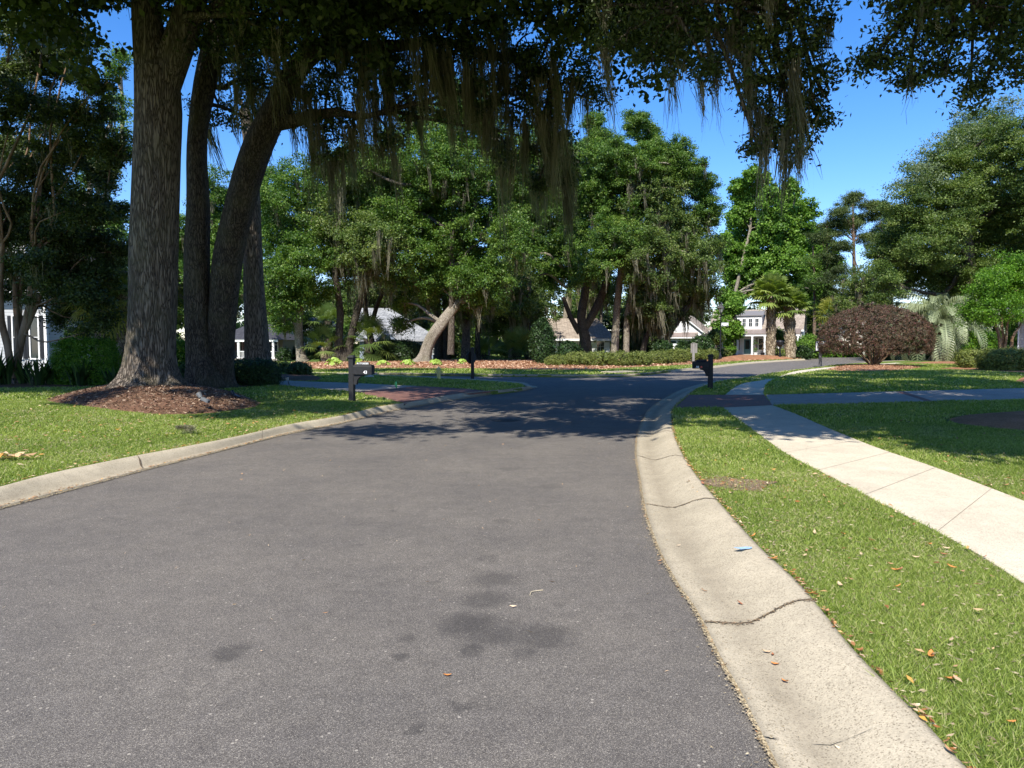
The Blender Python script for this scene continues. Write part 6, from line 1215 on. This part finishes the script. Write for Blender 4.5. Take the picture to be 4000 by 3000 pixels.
# --- low grey roof far right
q = G(3345, 1388, ZL); s = q[1] / F
Fr = thing('far_grey_roof_house', 'low house whose flat looking grey roof and white chimney show above the purple bush', 'house', (q[0], q[1], ZL), R(-6))
w = 60 * s; h = 172 * s
MB().box((0, 5, h / 2), (2 * w, 9, h)).build('wall', plain('cream_wall', (.7, .66, .58), .7), Fr); MB().prism([(-.6, h), (3, h + 1.0), (8, h + 1.0), (10.4, h)], -w - .5, w + .5, 'x').build('roof', ROOF_G, Fr)
ch = MB().box((-w * .5, 3.5, h + 1.5), (1.1, 1.0, 1.3)).build('chimney', WHITE, Fr); MB().box((-w * .5, 3.5, h + 2.25), (1.3, 1.2, .22)).build('chimney_cap', ROOF_D, ch)
# --- right edge house
Rh = thing('corner_house', 'pale house cut by the right frame edge with white eave and downspout', 'house', (P(3982, 1350, 52)[0], 52, ZL), R(-38)); Rh.scale = (1.1, 1.1, 1.1)
MB().box((5, 4, 1.8), (10, 8, 3.6)).build('wall', SIDE_G, Rh)
MB().prism([(.05, 3.6), (5, 8.6), (9.95, 3.6)], .15, 8, 'y').build('gable', SIDE_G, Rh)
gable(0, 10, 0.3, 8, 3.72, 8.72, .35, .16, 'y').build('roof', ROOF_D, Rh)
MB().prism([(-.42, 3.25), (5, 8.66), (5, 8.86), (-.42, 3.45)], -.16, -.08, 'y').build('rake', WHITE, Rh)
MB().prism([(-.8, 3.62), (0.0, 3.82), (0, 3.9), (-.8, 3.7)], -.75, 10.8, 'x').build('porch_eave', ROOF_D, Rh); MB().box((5, -.84, 3.56), (11.6, .1, .2)).build('gutter', WHITE, Rh)
MB().tube([(-.55, -.8, 3.45), (-.3, -.5, 3.2), (-.06, -.12, 3.1), (-.06, -.1, .2)], .05, 8).build('downspout', WHITE, Rh); win(Rh, 2.2, 1.9, .9, 1.5, 0)
# --- left edge house
xl = P(182, 1350, 36)[0]
Lh = thing('clapboard_house', 'grey and white clapboard house with dark shuttered windows at the left edge', 'house', (xl, 36, ZL), R(-6))
MB().box((-5, 4, 2.2), (10, 8, 4.4)).build('wall', SIDE_G, Lh); MB().box((.02, -.03, 2.2), (.14, .14, 4.4)).build('corner_board', WHITE, Lh)
MB().prism([(-.7, 4.2), (4, 6.4), (8.7, 4.2), (8.7, 4.35), (4, 6.6), (-.7, 4.35)], -10.6, .6, 'x').build('roof', ROOF_D, Lh); MB().box((-5, -.66, 4.22), (11.3, .1, .22)).build('fascia', WHITE, Lh)
MB().box((-3.6, 2.2, 5.6), (4.4, 3.4, 2.6)).build('upper_bay', SIDE_W, Lh); MB().prism([(.2, 6.9), (2.2, 8.0), (4.2, 6.9)], -6.1, -1.1, 'x').build('bay_roof', ROOF_D, Lh); win(Lh, -2.6, 5.6, .8, 1.3, .5)
for x in (-.62, -1.5 - .05, -3.2):
    win(Lh, x, 1.95, .42, 2.1, 0, mull=(0, 1))
    for s_ in (-1, 1): MB().box((x + s_ * .41, -.03, 1.95), (.16, .06, 2.15)).build('shutter', BLACKM, Lh)

# ================================================================ STREET THINGS
def text_obj(name, s, size, mat, parent, loc, rot, depth=.003, font_scale=(1, 1)):
    cu = bpy.data.curves.new(name, 'FONT'); cu.body = s; cu.size = size; cu.extrude = depth; cu.align_x = 'CENTER'; cu.align_y = 'CENTER'; cu.offset = size * .022
    t = bpy.data.objects.new('tmp', cu); col.objects.link(t); dg = bpy.context.evaluated_depsgraph_get(); me = bpy.data.meshes.new_from_object(t.evaluated_get(dg)); bpy.data.objects.remove(t)
    me.materials.clear(); me.materials.append(mat); o = bpy.data.objects.new(name, me); link(o, parent); o.location = loc; o.rotation_euler = rot; o.scale = (font_scale[0], font_scale[1], 1); return o
def arch_box(x0, x1, w, z0, zs, top):
    """mailbox shell: flat sides to zs, rounded top"""
    pr = [(-w / 2, z0), (w / 2, z0)] + [(w / 2 * math.cos(a), zs + top * math.sin(a)) for a in np.linspace(0, math.pi, 9)]
    return MB().prism(pr, x0, x1, 'x')
def mailbox(label, loc, rz, side, num, k, plate=None, sticker=False):
    t = thing('mailbox', label, 'mailbox', loc, rz); S = side
    MB().box((0, 0, .6), (.14, .14, 1.2)).box((0, 0, .06), (.15, .15, .12)).build('post', BLACK, t, bevel=.006)
    MB().box((0, 0, 1.205), (.2, .2, .03)).box((0, 0, 1.185), (.17, .17, .03)).box((0, 0, 1.24), (.18, .18, .05), taper=.55).build('post_cap', BLACK, t, bevel=.004)
    a, b = S * .085, S * .62; bx = arch_box(min(a, b), max(a, b), .2, .74, .955, .06).build('box', BLACK, t, bevel=.004)
    MB().box((S * .63, 0, .86), (.02, .205, .24)).build('door', BLACK, bx, bevel=.004); MB().box((S * .65, 0, .99), (.03, .04, .03)).build('handle', BLACKM, bx)
    MB().box((S * .25, .108, .97), (.03, .012, .16)).build('flag', plain('mailbox_flag', (.25, .02, .02), .5), bx)
    c = [(S * .07, .735), (S * .37, .735), (S * .37, .7), (S * .3, .69), (S * .24, .66), (S * .19, .6), (S * .165, .52), (S * .16, .46), (S * .07, .46)]
    MB().prism(c, -.05, .05, 'y').build('bracket', BLACK, t)
    pl = MB().box((S * .34, 0, 1.04), (.38, .035, .075)).build('name_plate', BLACK, t, bevel=.004)
    if plate: text_obj('name_lettering', plate, .062, WHITES, pl, (S * .34, -.0195, 1.038), (R(90), 0, 0), .001)
    text_obj('number', num, .115, WHITES, bx, (S * k, -.1025, .8), (R(90), 0, 0), .001)
    if sticker: MB().prism([(S * k + .1, .8), (S * k + .145, .845), (S * k + .19, .8), (S * k + .145, .755)], -.104, -.1015, 'y').build('sticker', REDP, bx)
    return t
q = G(1374, 1567, ZL); mailbox('black post mounted mailbox numbered 43 on the left lawn with a name plate on top', (q[0], q[1] + .05, ZL), R(-14), 1, '43', .45, 'M. STOESSER')
q = G(2776, 1519, ZL); mailbox('black post mounted mailbox numbered 44 with a red sticker on the right verge', (q[0], q[1] + .05, ZL), R(6), -1, '44', .52, None, True).scale = (1.0, 1.0, .97)
MB().box((0, 0, 0), (0, 0, 0)) if 0 else None
# hydrant
q = G(1714, 1481, ZL); t = thing('fire_hydrant', 'faded yellow fire hydrant on the corner lawn', 'fire hydrant', (q[0], q[1], ZL), R(10)); t.scale = (.95,) * 3
MB().lathe((0, 0, 0), [(.13, 0), (.13, .03), (.095, .04), (.09, .3), (.11, .31), (.11, .34), (.1, .35), (.1, .42)], 18).build('barrel', HYD, t)
MB().lathe((0, 0, .42), [(.16, 0), (.16, .025), (.115, .03), (.105, .08), (.07, .13), (.03, .155), (.03, .19), (.02, .2)], 18).build('bonnet', HYD, t)
for s_, ln_ in ((-1, .13), (1, .14)): MB().tube([(0, 0, .33), (s_ * ln_, 0, .33)], .045, 12).tube([(s_ * ln_, 0, .33), (s_ * (ln_ + .045), 0, .33)], .058, 8).build('hose_cap', HYD, t)
MB().tube([(0, 0, .31), (.02, -.15, .31)], .065, 12).tube([(.02, -.14, .31), (.025, -.19, .31)], .08, 8).build('pumper_cap', HYD, t)
MB().tube([(.14, -.02, .3), (.16, -.05, .2), (.1, -.1, .16), (.05, -.12, .24)], .006, 5).build('chain', BLACKM, t)
# octagonal sign seen from behind
q = G(1846, 1480, ZL); t = thing('octagonal_sign', 'black octagonal sign turned edge on to us on a square black post', 'sign', (q[0], q[1], ZL), 0)
hp = 118 * q[1] / F; MB().box((0, 0, hp / 2), (.15, .15, hp)).build('post', BLACK, t, bevel=.005); MB().box((0, 0, hp + .01), (.2, .2, .03)).box((0, 0, hp + .04), (.16, .16, .04), taper=.5).build('post_cap', BLACK, t)
m = MB().prism([(.36 * math.cos(R(22.5 + 45 * i)), hp - .42 + .3 * math.sin(R(22.5 + 45 * i))) for i in range(8)], -.02, .02, 'y').build('panel', BLACK, t); m.location = (-.07, .12, 0); m.rotation_euler = (0, 0, R(52))
# grey sign back
q = G(2708, 1424, ZL); t = thing('street_sign', 'grey rectangular sign on a square post seen from behind the clipped mounds', 'sign', (q[0], q[1], ZL), R(-6)); s = q[1] / F
MB().box((0, 0, 42 * s), (.19, .19, 84 * s)).build('post', GREYS, t, bevel=.008); MB().box((0, 0, 84.5 * s), (.24, .24, .04)).build('post_cap', GREYS, t); MB().box((.06, .13, 64 * s), (25 * s, .04, 38 * s)).build('panel', GREYS, t, bevel=.005)
# speed limit sign
q = G(3204, 1429, ZL); t = thing('speed_limit_sign', 'white speed limit sign on a thick grey post beside the purple bush', 'sign', (q[0], q[1], ZL), R(-12)); s = q[1] / F
MB().box((0, 0, 30 * s), (.2, .2, 60 * s)).build('post', GREYS, t, bevel=.008)
MB().box((0, -.05, 78 * s), (40 * s, .05, 41 * s)).build('frame', BLACKM, t); fc = MB().box((0, -.085, 78 * s), (36 * s, .02, 37 * s)).build('face', WHITES, t)
for w_, z_, sz_ in (('SPEED', 89.5, 9.5), ('LIMIT', 81.5, 9.5), ('25', 69, 20)): text_obj('lettering', w_, sz_ * s, BLACKM, fc, (0, -.097, z_ * s), (R(90), 0, 0), .001)
# street lamp with name blade
q = G(2813, 1407, ZL + .05); t = thing('street_lamp', 'black lantern street lamp on a slim post with a white street name blade', 'street lamp', (q[0], q[1], ZL + .03), R(20)); s = q[1] / F; z = lambda v: (1407 - v) * s
MB().lathe((0, 0, 0), [(.17, 0), (.17, .42), (.13, .46), (.1, .6), (.075, .75), (.06, .8), (.05, z(1300)), (.045, z(1230)), (.07, z(1229)), (.11, z(1226)), (.11, z(1221)), (.06, z(1220))], 12).build('post', BLACKM, t)
ln = MB(); 
for a in range(4):
    c1, s1 = math.cos(a * math.pi / 2 + .785), math.sin(a * math.pi / 2 + .785); ln.tube([(.13 * c1, .13 * s1, z(1220)), (.36 * c1, .36 * s1, z(1203))], .02, 5)
ln.box((0, 0, z(1203)), (.56, .56, .03)); ln.build('lantern_frame', BLACKM, t)
MB().add([(-.08, -.08, z(1219.5)), (.08, -.08, z(1219.5)), (.08, .08, z(1219.5)), (-.08, .08, z(1219.5)), (-.24, -.24, z(1204)), (.24, -.24, z(1204)), (.24, .24, z(1204)), (-.24, .24, z(1204))], [(0, 1, 5, 4), (1, 2, 6, 5), (2, 3, 7, 6), (3, 0, 4, 7)]).build('lantern_glass', LGLASS, t)
MB().lathe((0, 0, 0), [(.02, z(1219)), (.05, z(1216)), (.05, z(1211)), (.02, z(1208))], 8).build('bulb', WHITES, t)
MB().lathe((0, 0, 0), [(.44, z(1202.5)), (.4, z(1199)), (.15, z(1188)), (.05, z(1186)), (.13, z(1184.5)), (.04, z(1182)), (.015, z(1178))], 4).build('lantern_roof', BLACKM, t)
bl = MB().box((16.5 * s, 0, z(1266.5)), (27 * s, .04, 12.5 * s)).build('name_blade', WHITES, t); MB().box((16.5 * s, -.025, z(1262)), (26 * s, .012, .8 * s)).box((7.5 * s, -.025, z(1269.5)), (6.5 * s, .012, 3.4 * s)).box((25.5 * s, -.025, z(1269.5)), (7 * s, .012, 3.4 * s)).build('blade_stripes', BLACKM, bl)
MB().box((13.5 * s, -.025, z(1268)), (2.4 * s, .012, .9 * s)).box((17 * s, -.025, z(1267)), (2.2 * s, .012, .8 * s), rz=0).box((19.5 * s, -.025, z(1268)), (1.6 * s, .012, .9 * s)).build('blade_script', BLACKM, bl)
bl.rotation_euler.z = R(-20)
# low path light and two spotlights
q = G(1131, 1508, ZL); t = thing('path_light', 'small leaning lantern path light beside the left driveway', 'garden light', (q[0], q[1], ZL), R(20)); t.rotation_euler = (0, R(-16), 0)
MB().tube([(0, 0, -.02), (0, 0, .24)], .014, 6).build('stake', BLACKM, t); MB().lathe((0, 0, .22), [(.03, 0), (.055, .03), (.085, .12), (.08, .125)], 10).build('shade_glass', LGLASS, t); MB().lathe((0, 0, .34), [(.11, 0), (.1, .02), (.03, .05)], 10).build('cap', BLACKM, t)
def spot(label, u, v, zg, rz, mat, k=1.0):
    p = G(u, v, zg); t = thing('garden_spotlight', label, 'garden light', p, rz); t.scale = (k, k, k)
    MB().tube([(0, 0, -.05), (0, 0, .06)], .012, 6).build('stake', BLACKM, t); MB().tube([(0, 0, .05), (-.07, .02, .15)], [.045, .065], 12).build('lamp_head', mat, t)
    m = MB().box((.11, -.02, .05), (.2, .1, .07)).build('housing', mat, t, bevel=.01); m.rotation_euler = (0, R(24), 0)
spot('grey bullet spotlight lying tilted on the bark mulch mound', 785, 1562, .40, R(-8), plain('weathered_grey', (.12, .125, .13), .6))
spot('small black spotlight in shade at the edge of the bark mulch mound', 912, 1548, .3, R(-8), BLACKM, .9)
# black flared garden post and rock, moss clump
p = P(3046, 1392, 80); t = thing('garden_post', 'black post with a wide flared top between the two palm trunks', 'post', (p[0], p[1], max(ZL, p[2]))); s = 80 / F
MB().lathe((0, 0, 0), [(.14, -.5), (.12, .1), (.1, 38 * s)], 10).build('stem', BLACKM, t); MB().lathe((0, 0, 0), [(.12, 36 * s), (.35, 45 * s), (.42, 56 * s), (.3, 62 * s), (.1, 64 * s)], 12).build('flared_top', BLACKM, t)
q = G(1441, 1474, ZL); r = np.random.default_rng(3); vv = nrm(r.normal(size=(40, 3)));
import bmesh
bm = bmesh.new(); bmesh.ops.create_icosphere(bm, subdivisions=3, radius=.2)
for v_ in bm.verts: v_.co = Vector((v_.co.x * 1.25, v_.co.y, max(-.03, v_.co.z * .55 * (1 + .3 * math.sin(9 * v_.co.x) * math.cos(7 * v_.co.y)))))
me = bpy.data.meshes.new('rock'); bm.to_mesh(me); bm.free(); me.materials.append(ROCK); o = link(bpy.data.objects.new('rock', me)); o.location = (q[0], q[1], ZL); tag(o, 'pale rounded rock on the shaded lawn beyond mailbox 43', 'rock')
q = G(700, 1697, ZL); V, Fc, T = strands(np.array([[q[0] + .1 * i, q[1] + .05 * (i % 2), ZL + .16] for i in range(3)]), 160, .16, 71, spread=.06, width=.006, sway=.6); V[:, 2] = np.maximum(V[:, 2], ZL + .01); o = mesh_np('moss_clump', V, Fc, 4, MOSS, tint=T); tag(o, 'clump of fallen grey moss on the left lawn', 'moss')
q = G(25, 1800, ZL); V, T = litter(60, lambda r, n: np.array([q[0], q[1]]) + r.normal(0, 1, (n, 2)) * [.22, .06], .12, zc(ZL + .04), 81, curl=.5, tlo=.6); o = mesh_np('leaf_spray', V, np.arange(len(V)), 4, DRYLEAF, tint=T); tag(o, 'fallen spray of orange dry leaves at the left edge of the lawn', 'leaves')
